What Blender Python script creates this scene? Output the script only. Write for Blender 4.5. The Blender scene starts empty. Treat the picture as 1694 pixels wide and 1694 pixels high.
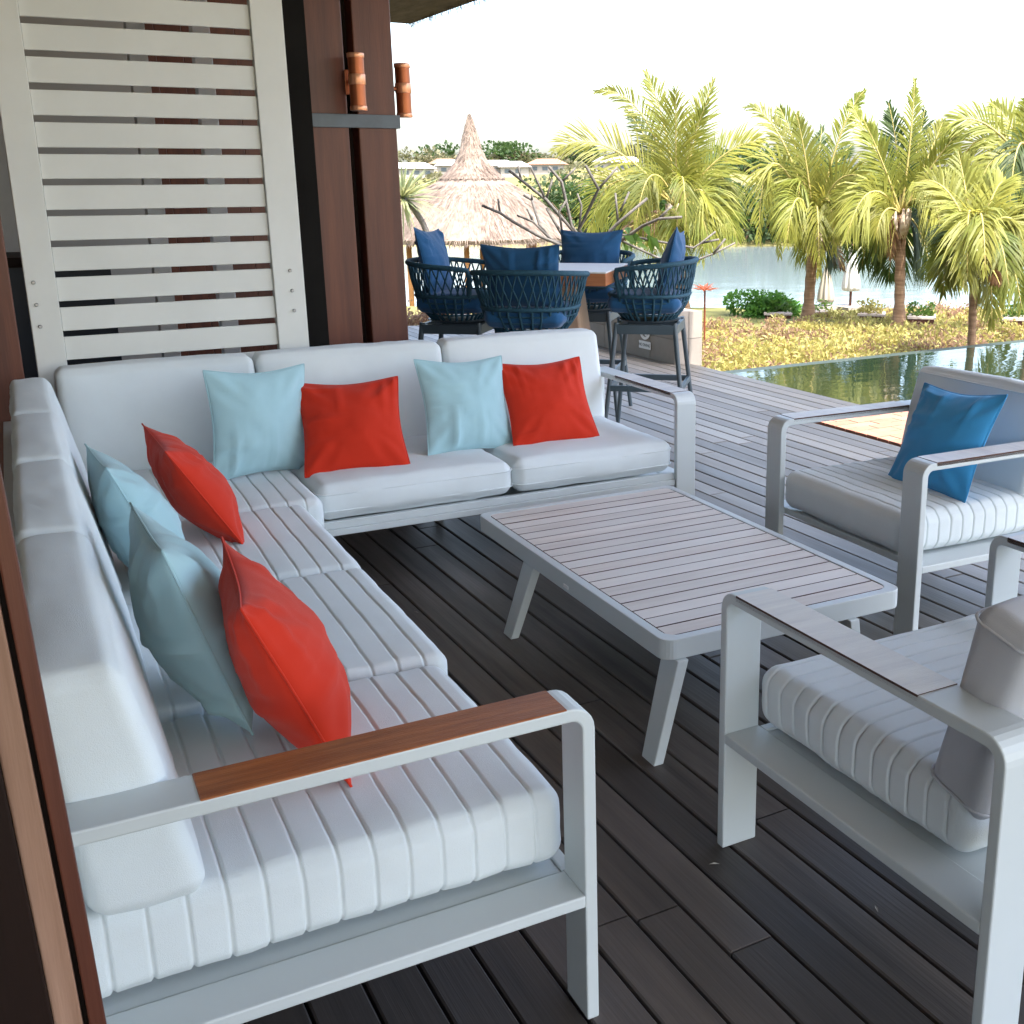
import bpy, bmesh, math, random
from mathutils import Vector, Matrix, noise
S = bpy.context.scene
COL = S.collection
rnd = random.Random(7)
rad = math.radians

# ------------------------------------------------------------------ camera
EYE = Vector((0, 0, 1.6))
RT = ((0.865888, 0.135867, 0.481434), (-0.500206, 0.22421, 0.836375), (-0.005694, 0.965023, -0.262102))
FPX, CX, CY = 1842.6, 1037.76, 803.12
cam = bpy.data.cameras.new('camera')
cam.sensor_width = 36; cam.lens = FPX / 1694 * 36
cam.shift_x = (847 - CX) / 1694; cam.shift_y = -(847 - CY) / 1694
cam.clip_start = 0.05; cam.clip_end = 3000
co = bpy.data.objects.new('camera', cam); COL.objects.link(co)
m = Matrix.Identity(4)
for i in range(3):
    m[i][0], m[i][1], m[i][2] = RT[i][0], RT[i][1], -RT[i][2]
m.translation = EYE
co.matrix_world = m
S.camera = co

# ------------------------------------------------------------------ sky, sun, exposure
SUN_EL, SUN_H = rad(62), Vector((0.12, -0.99))          # towards the sun
w = bpy.data.worlds.new('World'); S.world = w; w.use_nodes = True
nt = w.node_tree; nt.nodes.clear()
sky = nt.nodes.new('ShaderNodeTexSky'); sky.sky_type = 'NISHITA'; sky.sun_disc = False
sky.sun_elevation = SUN_EL; sky.sun_rotation = math.atan2(SUN_H.x, SUN_H.y)
sky.air_density = 1.0; sky.dust_density = 4.0; sky.ozone_density = 0.7
bg = nt.nodes.new('ShaderNodeBackground'); bg.inputs['Strength'].default_value = 0.15
wo = nt.nodes.new('ShaderNodeOutputWorld')
nt.links.new(sky.outputs[0], bg.inputs[0]); nt.links.new(bg.outputs[0], wo.inputs[0])
sl = bpy.data.lights.new('sun', 'SUN'); sl.energy = 2.1; sl.angle = rad(0.5); sl.color = (1, 0.95, 0.87)
so = bpy.data.objects.new('sun', sl); COL.objects.link(so)
sd = Vector((SUN_H.x * math.cos(SUN_EL), SUN_H.y * math.cos(SUN_EL), math.sin(SUN_EL)))
so.rotation_euler = sd.to_track_quat('Z', 'Y').to_euler(); so.location = (0, -20, 40)
S.view_settings.view_transform = 'Standard'; S.view_settings.look = 'None'
S.view_settings.exposure = 2.68; S.view_settings.gamma = 1; S.view_settings.use_curve_mapping = False
S.cycles.max_bounces = 8; S.cycles.transparent_max_bounces = 8; S.cycles.use_denoising = True

# ------------------------------------------------------------------ helpers
def at(px, py, d):
    """world point on the sight line through photo pixel, at horizontal distance d"""
    v = ((px - CX) / FPX, -(py - CY) / FPX, 1.0)
    r = Vector(tuple(sum(RT[i][k] * v[k] for k in range(3)) for i in range(3)))
    return EYE + r * (d / math.hypot(r.x, r.y))

def tag(o, label=None, cat=None, group=None, kind=None):
    if label: o['label'] = label
    if cat: o['category'] = cat
    if group: o['group'] = group
    if kind: o['kind'] = kind
    return o

def thing(name, label, cat, loc=(0, 0, 0), rotz=0, group=None):
    o = bpy.data.objects.new(name, None); COL.objects.link(o)
    o.empty_display_size = 0.1
    o.location = loc; o.rotation_euler = (0, 0, rotz)
    return tag(o, label, cat, group)

def dup(root, loc=None, rot=None, label=None, group=None):
    def cp(o, par):
        c = o.copy(); COL.objects.link(c); c.parent = par
        c.matrix_parent_inverse = o.matrix_parent_inverse.copy()
        for ch in KIDS.get(o.name, []): cp(ch, c)
        return c
    c = cp(root, None)
    if loc is not None: c.location = loc
    if rot is not None: c.rotation_euler = (0, 0, rot)
    if label: c['label'] = label
    if group: c['group'] = group
    return c
KIDS = {}

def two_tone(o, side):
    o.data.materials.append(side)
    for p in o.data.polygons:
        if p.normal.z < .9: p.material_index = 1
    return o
class MB:
    def __init__(s): s.v = []; s.f = []
    def add(s, vs, fs, mat=None):
        b = len(s.v)
        s.v += [tuple(mat @ Vector(p)) if mat else tuple(p) for p in vs]
        s.f += [tuple(b + i for i in f) for f in fs]
        return s
    def box(s, x0, x1, y0, y1, z0, z1, mat=None):
        vs = [(x, y, z) for x in (x0, x1) for y in (y0, y1) for z in (z0, z1)]
        return s.add(vs, [(0, 1, 3, 2), (4, 6, 7, 5), (0, 4, 5, 1), (2, 3, 7, 6), (0, 2, 6, 4), (1, 5, 7, 3)], mat)
    def tube(s, pts, r, n=8, caps=True):
        pts = [Vector(p) for p in pts]; rs = r if isinstance(r, (list, tuple)) else [r] * len(pts)
        b = len(s.v); ref = None
        for i, p in enumerate(pts):
            t = (pts[min(i + 1, len(pts) - 1)] - pts[max(i - 1, 0)]).normalized()
            if ref is None: ref = t.orthogonal().normalized()
            ref = (ref - t * ref.dot(t))
            ref = ref.normalized() if ref.length > 1e-6 else t.orthogonal().normalized()
            q = t.cross(ref)
            for k in range(n):
                a = 2 * math.pi * k / n
                s.v.append(tuple(p + (ref * math.cos(a) + q * math.sin(a)) * rs[i]))
        for i in range(len(pts) - 1):
            for k in range(n):
                k2 = (k + 1) % n
                s.f.append((b + i * n + k, b + i * n + k2, b + (i + 1) * n + k2, b + (i + 1) * n + k))
        if caps:
            s.f.append(tuple(b + k for k in range(n - 1, -1, -1)))
            e = b + (len(pts) - 1) * n
            s.f.append(tuple(e + k for k in range(n)))
        return s
    def lathe(s, prof, n=24, mat=None, jit=0.0):
        b = []; fs = []
        for r, z in prof:
            for k in range(n):
                a = 2 * math.pi * k / n
                rr = r * (1 + jit * (rnd.random() - .5))
                b.append((rr * math.cos(a), rr * math.sin(a), z + jit * .3 * (rnd.random() - .5) * r))
        for i in range(len(prof) - 1):
            for k in range(n):
                k2 = (k + 1) % n
                fs.append((i * n + k, i * n + k2, (i + 1) * n + k2, (i + 1) * n + k))
        fs.append(tuple(range(n - 1, -1, -1))); fs.append(tuple((len(prof) - 1) * n + k for k in range(n)))
        return s.add(b, fs, mat)
    def extrude(s, outline, axis, a0, a1, mat=None):
        """closed 2D outline extruded along axis ('x': outline is (y,z); 'y': (x,z); 'z': (x,y))"""
        n = len(outline)
        def mk(p, a): return {'x': (a, p[0], p[1]), 'y': (p[0], a, p[1]), 'z': (p[0], p[1], a)}[axis]
        vs = [mk(p, a0) for p in outline] + [mk(p, a1) for p in outline]
        fs = [(i, (i + 1) % n, n + (i + 1) % n, n + i) for i in range(n)]
        fs += [tuple(range(n - 1, -1, -1)), tuple(range(n, 2 * n))]
        return s.add(vs, fs, mat)
    def build(s, name, mat, parent=None, smooth=False, bevel=0, loc=None, kind=None, label=None, fixn=True, ang=None):
        me = bpy.data.meshes.new(name); me.from_pydata(s.v, [], s.f)
        if fixn:
            bm = bmesh.new(); bm.from_mesh(me); bmesh.ops.recalc_face_normals(bm, faces=bm.faces); bm.to_mesh(me); bm.free()
        me.materials.append(mat)
        return link(name, me, parent, smooth, bevel, loc, kind, label, ang)

def link(name, me, parent=None, smooth=False, bevel=0, loc=None, kind=None, label=None, ang=None):
    o = bpy.data.objects.new(name, me); COL.objects.link(o)
    if smooth:
        me.polygons.foreach_set('use_smooth', [True] * len(me.polygons))
        if ang: me.set_sharp_from_angle(angle=rad(ang))
    if bevel:
        b = o.modifiers.new('bevel', 'BEVEL'); b.width = bevel; b.segments = 2; b.limit_method = 'ANGLE'; b.angle_limit = rad(40)
    if parent is not None:
        o.parent = parent; KIDS.setdefault(parent.name, []).append(o)
    if loc is not None: o.location = loc
    if kind: o['kind'] = kind
    if label: o['label'] = label
    return o

def arc(cx, cy, r, a0, a1, n=6):
    return [(cx + r * math.cos(rad(a0 + (a1 - a0) * i / n)), cy + r * math.sin(rad(a0 + (a1 - a0) * i / n))) for i in range(n + 1)]

# ------------------------------------------------------------------ materials
def mat(name, col, rough=.6, spec=.5, metal=0, var=0.0, vscale=3.0, stretch=(1, 1, 1), col2=None, bump=0.0, bscale=200.0,
        bstretch=None, sheen=0.0, rand=0.0, transl=None, coat=0.0, rough_var=0.0, detail=6.0, randcol=None, weather=None):
    ma = bpy.data.materials.new(name); ma.use_nodes = True
    n = ma.node_tree.nodes; L = ma.node_tree.links; n.clear()
    out = n.new('ShaderNodeOutputMaterial'); p = n.new('ShaderNodeBsdfPrincipled')
    p.inputs['Roughness'].default_value = rough; p.inputs['Metallic'].default_value = metal
    p.inputs['Specular IOR Level'].default_value = spec
    if sheen: p.inputs['Sheen Weight'].default_value = sheen
    if coat: p.inputs['Coat Weight'].default_value = coat; p.inputs['Coat Roughness'].default_value = .25
    tc = n.new('ShaderNodeTexCoord'); mp = n.new('ShaderNodeMapping'); mp.inputs['Scale'].default_value = stretch
    L.new(tc.outputs['Object'], mp.inputs['Vector'])
    oi = n.new('ShaderNodeObjectInfo')
    off = n.new('ShaderNodeVectorMath'); off.operation = 'SCALE'; off.inputs[0].default_value = (37, 61, 17)
    L.new(oi.outputs['Random'], off.inputs['Scale']); L.new(off.outputs[0], mp.inputs['Location'])
    c = n.new('ShaderNodeRGB'); c.outputs[0].default_value = (*col, 1); cur = c.outputs[0]
    nz = None
    if var or col2 or rough_var:
        nz = n.new('ShaderNodeTexNoise'); nz.inputs['Scale'].default_value = vscale; nz.inputs['Detail'].default_value = detail
        nz.inputs['Roughness'].default_value = .62
        L.new(mp.outputs[0], nz.inputs['Vector'])
        rr = n.new('ShaderNodeMapRange'); rr.inputs['From Min'].default_value = .32; rr.inputs['From Max'].default_value = .68
        L.new(nz.outputs['Fac'], rr.inputs['Value'])
        mx = n.new('ShaderNodeMix'); mx.data_type = 'RGBA'
        c2 = col2 if col2 else tuple(max(0, k * (1 - var)) for k in col)
        L.new(cur, mx.inputs['A']); mx.inputs['B'].default_value = (*c2, 1); L.new(rr.outputs[0], mx.inputs['Factor'])
        cur = mx.outputs['Result']
        if rough_var:
            r2 = n.new('ShaderNodeMapRange'); r2.inputs['To Min'].default_value = rough - rough_var; r2.inputs['To Max'].default_value = rough + rough_var
            L.new(rr.outputs[0], r2.inputs['Value']); L.new(r2.outputs[0], p.inputs['Roughness'])
    if randcol:
        mr = n.new('ShaderNodeMix'); mr.data_type = 'RGBA'
        L.new(cur, mr.inputs['A']); mr.inputs['B'].default_value = (*randcol, 1)
        pw = n.new('ShaderNodeMath'); pw.operation = 'MULTIPLY'; pw.inputs[1].default_value = .75
        wn = n.new('ShaderNodeTexWhiteNoise'); wn.noise_dimensions = '1D'; L.new(oi.outputs['Random'], wn.inputs['W'])
        L.new(wn.outputs['Value'], pw.inputs[0]); L.new(pw.outputs[0], mr.inputs['Factor']); cur = mr.outputs['Result']
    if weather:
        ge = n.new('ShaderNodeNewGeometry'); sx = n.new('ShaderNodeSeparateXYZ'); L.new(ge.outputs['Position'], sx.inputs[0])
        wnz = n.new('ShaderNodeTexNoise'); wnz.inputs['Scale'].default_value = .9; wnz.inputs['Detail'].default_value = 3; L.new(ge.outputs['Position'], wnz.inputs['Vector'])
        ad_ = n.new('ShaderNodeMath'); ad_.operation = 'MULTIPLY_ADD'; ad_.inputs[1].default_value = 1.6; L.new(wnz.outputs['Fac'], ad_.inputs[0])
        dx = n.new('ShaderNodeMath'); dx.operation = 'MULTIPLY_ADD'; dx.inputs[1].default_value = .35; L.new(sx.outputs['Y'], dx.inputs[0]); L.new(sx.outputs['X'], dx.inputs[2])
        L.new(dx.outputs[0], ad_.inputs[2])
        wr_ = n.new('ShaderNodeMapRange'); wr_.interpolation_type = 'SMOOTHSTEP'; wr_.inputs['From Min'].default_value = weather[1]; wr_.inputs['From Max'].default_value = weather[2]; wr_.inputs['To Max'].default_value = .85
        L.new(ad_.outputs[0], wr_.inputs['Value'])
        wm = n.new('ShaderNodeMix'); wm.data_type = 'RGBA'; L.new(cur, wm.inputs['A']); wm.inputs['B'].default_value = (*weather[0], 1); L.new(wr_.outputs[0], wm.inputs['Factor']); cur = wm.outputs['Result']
    if rand:
        hs = n.new('ShaderNodeHueSaturation'); r3 = n.new('ShaderNodeMapRange')
        r3.inputs['To Min'].default_value = 1 - rand; r3.inputs['To Max'].default_value = 1 + rand
        L.new(oi.outputs['Random'], r3.inputs['Value']); L.new(r3.outputs[0], hs.inputs['Value']); L.new(cur, hs.inputs['Color']); cur = hs.outputs[0]
    L.new(cur, p.inputs['Base Color'])
    if bump:
        b = n.new('ShaderNodeBump'); b.inputs['Strength'].default_value = bump; b.inputs['Distance'].default_value = .004
        bn = n.new('ShaderNodeTexNoise'); bn.inputs['Scale'].default_value = bscale; bn.inputs['Detail'].default_value = 3
        m2 = n.new('ShaderNodeMapping'); m2.inputs['Scale'].default_value = bstretch or stretch
        L.new(tc.outputs['Object'], m2.inputs['Vector']); L.new(m2.outputs[0], bn.inputs['Vector'])
        L.new(bn.outputs['Fac'], b.inputs['Height']); L.new(b.outputs[0], p.inputs['Normal'])
    sh = p.outputs[0]
    if transl:
        t = n.new('ShaderNodeBsdfTranslucent'); t.inputs['Color'].default_value = (*transl, 1)
        ad = n.new('ShaderNodeMixShader'); ad.inputs[0].default_value = .45
        L.new(sh, ad.inputs[1]); L.new(t.outputs[0], ad.inputs[2]); sh = ad.outputs[0]
    L.new(sh, out.inputs['Surface'])
    return ma

M = {}
M['white'] = mat('white_powder_coat', (.595, .645, .65), .42, .5, var=.05, vscale=2, bump=.05, bscale=900)
M['cream'] = mat('cream_paint', (.70, .71, .68), .55, .4, var=.07, vscale=3, bump=.08, bscale=300)
M['fabric'] = mat('white_outdoor_fabric', (.71, .77, .785), .9, .2, var=.05, vscale=5, bump=.3, bscale=620, sheen=.15)
M['fabric_grey'] = mat('lilac_grey_fabric', (.56, .57, .60), .9, .2, var=.06, vscale=6, bump=.25, bscale=520, sheen=.15)
M['aqua'] = mat('aqua_cotton', (.36, .56, .61), .85, .2, var=.06, vscale=5, bump=.22, bscale=600, sheen=.2)
M['red'] = mat('red_cotton', (.57, .030, .010), .85, .2, var=.07, vscale=5, bump=.22, bscale=600, sheen=.1)
M['blue'] = mat('blue_cotton', (.05, .31, .62), .85, .2, var=.08, vscale=5, bump=.22, bscale=600, sheen=.2)
M['navy'] = mat('navy_cotton', (.018, .095, .225), .85, .2, var=.15, vscale=6, bump=.25, bscale=500, sheen=.25)
M['rope'] = mat('navy_rope', (.028, .095, .145), .7, .3, var=.3, vscale=60, bump=.5, bscale=700)
M['slate'] = mat('slate_metal', (.065, .095, .115), .42, .5, var=.15, vscale=5)
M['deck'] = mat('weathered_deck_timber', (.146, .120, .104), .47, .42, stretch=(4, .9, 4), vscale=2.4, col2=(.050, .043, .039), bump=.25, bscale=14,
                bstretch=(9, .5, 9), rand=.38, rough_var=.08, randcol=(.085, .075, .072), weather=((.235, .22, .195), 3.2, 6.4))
M['void'] = mat('subfloor_and_gap_shade', (.012, .011, .010), .9, .1, var=.3)
M['teak'] = mat('weathered_teak', (.80, .745, .69), .5, .4, stretch=(.7, 8, 8), vscale=3.2, col2=(.62, .55, .495), bump=.35, bscale=30, bstretch=(.5, 9, 9), rand=.08, randcol=(.80, .77, .73))
M['oiled'] = mat('oiled_teak', (.44, .15, .047), .42, .45, stretch=(1.2, 14, 14), vscale=4, col2=(.24, .068, .022), bump=.35, bscale=40, bstretch=(1, 14, 14))
M['faded'] = mat('faded_teak', (.76, .74, .69), .45, .45, stretch=(1, 10, 10), vscale=4, col2=(.62, .60, .58), bump=.3, bscale=40, bstretch=(1, 12, 12))
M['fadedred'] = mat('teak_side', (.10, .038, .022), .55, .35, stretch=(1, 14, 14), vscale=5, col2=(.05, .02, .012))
M['column'] = mat('varnished_hardwood', (.135, .040, .020), .42, .35, stretch=(7, 7, .5), vscale=2.2, col2=(.070, .020, .012), bump=.15, bscale=22, bstretch=(9, 9, .4), coat=.12)
M['darkwood'] = mat('dark_hardwood', (.016, .007, .005), .6, .15, stretch=(7, 7, .5), vscale=2.2, col2=(.010, .005, .004), bump=.15, bscale=22, bstretch=(9, 9, .4))
M['tan'] = mat('worn_timber_edge', (.36, .22, .16), .5, .4, stretch=(8, 8, .6), vscale=2.5, col2=(.20, .105, .065), bump=.2, bscale=25, bstretch=(9, 9, .5))
M['steel'] = mat('painted_steel_band', (.10, .125, .15), .45, .5, var=.25, vscale=9)
M['bolt'] = mat('bolt_steel', (.35, .35, .35), .35, .5, metal=.8)
M['copper'] = mat('copper', (.40, .125, .05), .34, .5, metal=.7, col2=(.30, .085, .035), vscale=5)
M['copper_l'] = mat('bright_copper', (.66, .31, .18), .3, .5, metal=.7, var=.1, vscale=5)
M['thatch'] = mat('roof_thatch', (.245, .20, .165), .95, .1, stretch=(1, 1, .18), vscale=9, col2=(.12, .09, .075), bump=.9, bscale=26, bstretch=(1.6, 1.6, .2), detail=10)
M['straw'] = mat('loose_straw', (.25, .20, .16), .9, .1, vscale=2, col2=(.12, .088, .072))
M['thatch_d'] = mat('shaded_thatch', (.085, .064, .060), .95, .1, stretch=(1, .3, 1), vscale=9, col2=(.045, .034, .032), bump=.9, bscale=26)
M['stone'] = mat('stone_cladding', (.30, .27, .235), .8, .3, vscale=3, col2=(.23, .205, .18), bump=.3, bscale=40, rand=.08)
M['brick'] = mat('terracotta_paver', (.40, .185, .125), .8, .25, vscale=9, col2=(.34, .15, .10), bump=.3, bscale=50, rand=.12)
M['soil'] = mat('bed_soil', (.17, .12, .08), .95, .1, vscale=3, col2=(.10, .07, .045), bump=.6, bscale=20)
M['ground'] = mat('field_grass', (.13, .13, .045), .95, .1, vscale=.12, col2=(.20, .165, .075), bump=.6, bscale=4, detail=9)
M['lit'] = mat('pale_render', (.30, .28, .25), .8, .3, var=.1)
M['roofw'] = mat('pale_roof', (.42, .41, .40), .7, .3, var=.15, vscale=1)
M['roofr'] = mat('clay_roof', (.27, .15, .10), .8, .2, var=.2, vscale=1)
M['planter'] = mat('planter_wood', (.12, .045, .03), .6, .3, stretch=(1, 1, 6), vscale=5, col2=(.07, .028, .02))
M['bark'] = mat('palm_bark', (.30, .20, .125), .9, .15, stretch=(1, 1, 9), vscale=4, col2=(.15, .085, .05), bump=.9, bscale=16, bstretch=(1, 1, 5))
M['bark_w'] = mat('pale_fibre', (.52, .45, .36), .9, .15, stretch=(1, 1, 3), vscale=6, col2=(.30, .21, .14), bump=.6, bscale=30)
M['branch_d'] = mat('frangipani_bark', (.07, .066, .062), .8, .2, vscale=20, col2=(.15, .14, .13), bump=.4, bscale=70)
M['canvas'] = mat('parasol_canvas', (.74, .73, .70), .9, .2, var=.08, vscale=5, transl=(.5, .5, .48))
M['canvas_g'] = mat('tan_canvas', (.32, .29, .24), .9, .2, var=.12, vscale=5)
M['rachis'] = mat('frond_rib', (.36, .30, .10), .6, .3, var=.2, vscale=6)
def leafmat(name, a, b, t, vs=1.5): return mat(name, a, .5, .3, col2=b, vscale=vs, transl=t, rand=.34)
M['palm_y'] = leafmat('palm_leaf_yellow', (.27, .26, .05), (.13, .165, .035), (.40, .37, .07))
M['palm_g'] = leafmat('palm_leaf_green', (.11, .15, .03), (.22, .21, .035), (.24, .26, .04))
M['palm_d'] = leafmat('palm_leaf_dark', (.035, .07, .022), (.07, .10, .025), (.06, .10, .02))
M['frond_dead'] = leafmat('dry_frond', (.15, .085, .035), (.10, .05, .02), (.12, .06, .02))
M['leaf_g'] = leafmat('bush_leaf', (.045, .10, .02), (.09, .14, .03), (.09, .16, .02), .8)
M['leaf_d'] = leafmat('dark_bush_leaf', (.028, .06, .02), (.055, .09, .025), (.05, .09, .02), .5)
M['leaf_y'] = leafmat('golden_leaf', (.38, .33, .12), (.19, .19, .055), (.40, .34, .10), 2.2)
M['leaf_p'] = leafmat('pink_dry_leaf', (.38, .22, .16), (.28, .22, .11), (.34, .20, .13), 1.2)
M['leaf_o'] = leafmat('pale_crest_leaf', (.10, .115, .06), (.15, .13, .075), (.12, .12, .05), .3)
M['leaf_r'] = leafmat('red_rosette', (.34, .09, .045), (.22, .07, .04), (.3, .08, .04), 3)
M['sign'] = mat('sign_white', (.8, .8, .8), .5, .3, var=.03)
M['signg'] = mat('sign_print', (.08, .10, .11), .5, .3, var=.03)
M['poolfloor'] = mat('pool_tiles', (.035, .05, .04), .5, .4, vscale=3, col2=(.022, .034, .028))
M['navy_int'] = mat('bar_front', (.012, .018, .030), .4, .5, var=.3)
def water(name, col, rough, scale, strength, bumpd):
    ma = bpy.data.materials.new(name); ma.use_nodes = True
    n = ma.node_tree.nodes; L = ma.node_tree.links
    p = n['Principled BSDF']; p.inputs['Base Color'].default_value = (*col, 1); p.inputs['Roughness'].default_value = rough
    p.inputs['IOR'].default_value = 1.4; p.inputs['Specular IOR Level'].default_value = .5
    tc = n.new('ShaderNodeTexCoord'); mp = n.new('ShaderNodeMapping'); mp.inputs['Scale'].default_value = scale
    nz = n.new('ShaderNodeTexNoise'); nz.inputs['Scale'].default_value = 1; nz.inputs['Detail'].default_value = 4
    b = n.new('ShaderNodeBump'); b.inputs['Strength'].default_value = strength; b.inputs['Distance'].default_value = bumpd
    L.new(tc.outputs['Object'], mp.inputs[0]); L.new(mp.outputs[0], nz.inputs[0]); L.new(nz.outputs[0], b.inputs['Height']); L.new(b.outputs[0], p.inputs['Normal'])
    return ma
M['pool'] = water('pool_water', (.010, .020, .012), .02, (1.8, 3.6, 1), .28, .016)
M['lake'] = water('lake_water', (.12, .15, .155), .12, (.7, .9, 1), .3, .06)

# ------------------------------------------------------------------ setting: ground, lake, deck, pool
YAW = rad(35); SX, SY = math.sin(YAW), math.cos(YAW)
def ground_z(x, y):
    s = x * SX + y * SY; t = x * SY - y * SX
    def sm(a, b, v): k = min(1, max(0, (v - a) / (b - a))); return k * k * (3 - 2 * k)
    z = -.42 + .04 * noise.noise(Vector((x * .5, y * .5, 0)))
    if -7.5 < x < 12.6 and -4.5 < y < 8.1 or (-7.5 < x < 5.5 and 8 < y < 12.7): return -1.6
    z -= 2.5 * sm(18, 33, s)
    sh = 70 + 1.6 * noise.noise(Vector((t * .06, 3, 0)))
    hill = 1.6 * sm(sh - 4, sh + 5, s) + 4.3 * sm(sh + 4, 118, s) + 1.0 * sm(118, 165, s)
    hill += (sm(80, 130, s)) * .6 * noise.noise(Vector((t * .025, s * .02, 1)))
    hill -= 3.0 * sm(-6, 20, t) * sm(72, 112, s)
    return z + hill
def axis(lo, hi, fine0, fine1, df):
    a = []; v = fine0
    while v < fine1: a.append(v); v += df
    st = df; v = fine1
    while v < hi: a.append(v); st = min(st * 1.12, 40); v += st
    a.append(hi)
    st = df; v = fine0; pre = []
    while v > lo: st = min(st * 1.25, 60); v -= st; pre.append(max(v, lo))
    return pre[::-1] + a
gx = axis(-500, 900, -8, 14, .5); gy = axis(-400, 1100, -5, 14, .5)
g = MB()
for y in gy:
    for x in gx: g.v.append((x, y, ground_z(x, y)))
for j in range(len(gy) - 1):
    for i in range(len(gx) - 1):
        a = j * len(gx) + i; g.f.append((a, a + 1, a + 1 + len(gx), a + len(gx)))
g.build('ground', M['ground'], smooth=True, kind='structure', fixn=False)
lk = MB()
lk.add([(SX * s + SY * t, SY * s - SX * t, -2.2) for s, t in ((20, -300), (20, 300), (90, 300), (90, -300))], [(0, 1, 2, 3)])
lk.build('lake', M['lake'], kind='structure', fixn=False)

# deck: every board its own piece, shared meshes
deck = MB().box(-7, 5.64, 6.13, 12.6, -.5, -.035).box(-7, 4.93, -4.0, 6.13, -.5, -.035).build('deck', M['void'], kind='structure')
PITCH = .118
def board_mesh(length):
    b = MB(); wd, t = .110, .026
    b.box(-wd / 2, wd / 2, 0, length - .003, -t, 0)
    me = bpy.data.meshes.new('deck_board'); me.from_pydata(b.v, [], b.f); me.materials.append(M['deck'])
    bm = bmesh.new(); bm.from_mesh(me); bmesh.ops.recalc_face_normals(bm, faces=bm.faces)
    bmesh.ops.bevel(bm, geom=[e for e in bm.edges if abs(e.verts[0].co.x - e.verts[1].co.x) < 1e-6 and abs(e.verts[0].co.z - e.verts[1].co.z) < 1e-6 and e.verts[0].co.z > -.001], offset=.004, segments=1, affect='EDGES')
    bm.to_mesh(me); bm.free(); return me
BM = {}
joints = [-.2, 2.9, 5.9, 9.2, 12.6]
count = 0
k0 = 1.325 - PITCH * 11
row = -4
while True:
    xc = k0 + PITCH / 2 + row * PITCH
    if xc > 5.62: break
    y1lim = 12.6
    segs = []
    start = -.2 if xc > -.1 else 1.2
    ylo = 6.13 if xc > 4.9 else start
    y = ylo; off = rnd.uniform(1.5, 3.4); first = True
    while y < y1lim - .01:
        ln = off if first else rnd.choice([2.6, 3.0, 3.4]); first = False
        if y + ln > y1lim - .8: ln = y1lim - y
        segs.append((y, ln)); y += ln
    for y, ln in segs:
        key = round(ln, 1)
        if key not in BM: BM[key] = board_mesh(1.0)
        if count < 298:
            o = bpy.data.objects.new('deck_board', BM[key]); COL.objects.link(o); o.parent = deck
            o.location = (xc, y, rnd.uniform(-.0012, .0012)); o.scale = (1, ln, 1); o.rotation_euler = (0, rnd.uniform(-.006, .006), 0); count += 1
    row += 1
# boards out of the picture, joined
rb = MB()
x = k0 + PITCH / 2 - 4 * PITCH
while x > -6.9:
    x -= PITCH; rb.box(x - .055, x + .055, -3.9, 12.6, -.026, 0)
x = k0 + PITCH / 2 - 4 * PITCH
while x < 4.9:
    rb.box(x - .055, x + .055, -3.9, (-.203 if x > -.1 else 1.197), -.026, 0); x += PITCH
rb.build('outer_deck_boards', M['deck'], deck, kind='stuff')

fl = MB()
for (x, y) in [(1.62, 2.28), (1.64, 2.26), (1.36, 1.95), (1.75, 1.86), (1.77, 1.85), (1.58, 1.62), (2.35, 1.72), (2.9, 2.75), (3.2, 2.6), (1.30, 3.9), (2.2, 1.55), (1.1, 2.5), (3.4, 4.4), (1.9, 1.5), (1.63, 2.24)]:
    a = rnd.uniform(0, 6); c_, s_ = math.cos(a), math.sin(a); L_ = rnd.uniform(.006, .014); W_ = .003
    fl.add([(x - c_ * L_, y - s_ * L_, .003), (x + s_ * W_, y - c_ * W_, .006), (x + c_ * L_, y + s_ * L_, .003), (x - s_ * W_, y + c_ * W_, .005)], [(0, 1, 2, 3)])
tag(fl.build('fallen_petals', mat('dry_petal', (.6, .56, .5), .8, .2, var=.3), kind='stuff', fixn=False), 'tiny pale dry petals scattered on the deck boards', 'petals')
# brick terrace and pool
br = MB().box(4.95, 12.4, 3.50, 6.08, -.5, -.045).build('brick_terrace', M['soil'], kind='structure')
MB().box(4.95, 12.4, -9, 3.485, -.5, -.012).build('bounce_terrace', mat('bounce_paving', (.25, .25, .235), .8, .3, vscale=2, col2=(.19, .19, .18)), kind='structure')  # unseen neutral paving, added so the bounce on the furniture is not pink
bme = None; nb = 0; far = MB()
for j in range(60):
    for i in range(40):
        x0 = 4.955 + i * .205 - (.1 if j % 2 else 0); y0 = 6.07 - (j + 1) * .105
        if x0 + .2 > 12.3 or y0 < 0: continue
        if x0 < 4.95 and y0 <= 3.5: continue
        if x0 < 4.95: far.box(4.955, x0 + .2, y0, y0 + .1, -.05, -.012); continue
        vis = x0 < 7.0 and y0 > 4.15
        if vis and nb < 230:
            if bme is None:
                b = MB().box(0, .2, 0, .1, -.05, 0); bme = bpy.data.meshes.new('brick'); bme.from_pydata(b.v, [], b.f); bme.materials.append(M['brick'])
                bm = bmesh.new(); bm.from_mesh(bme); bmesh.ops.recalc_face_normals(bm, faces=bm.faces); bm.to_mesh(bme); bm.free()
            o = bpy.data.objects.new('brick', bme); COL.objects.link(o); o.parent = br; o.location = (x0, y0, -.012 + rnd.uniform(-.002, .002)); nb += 1
        elif y0 > 3.5: far.box(x0, x0 + .2, y0, y0 + .1, -.05, -.012)
far.build('outer_bricks', M['brick'], br, kind='stuff')
PX0, PX1, PY0, PY1 = 5.66, 12.2, 6.14, 8.30
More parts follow.
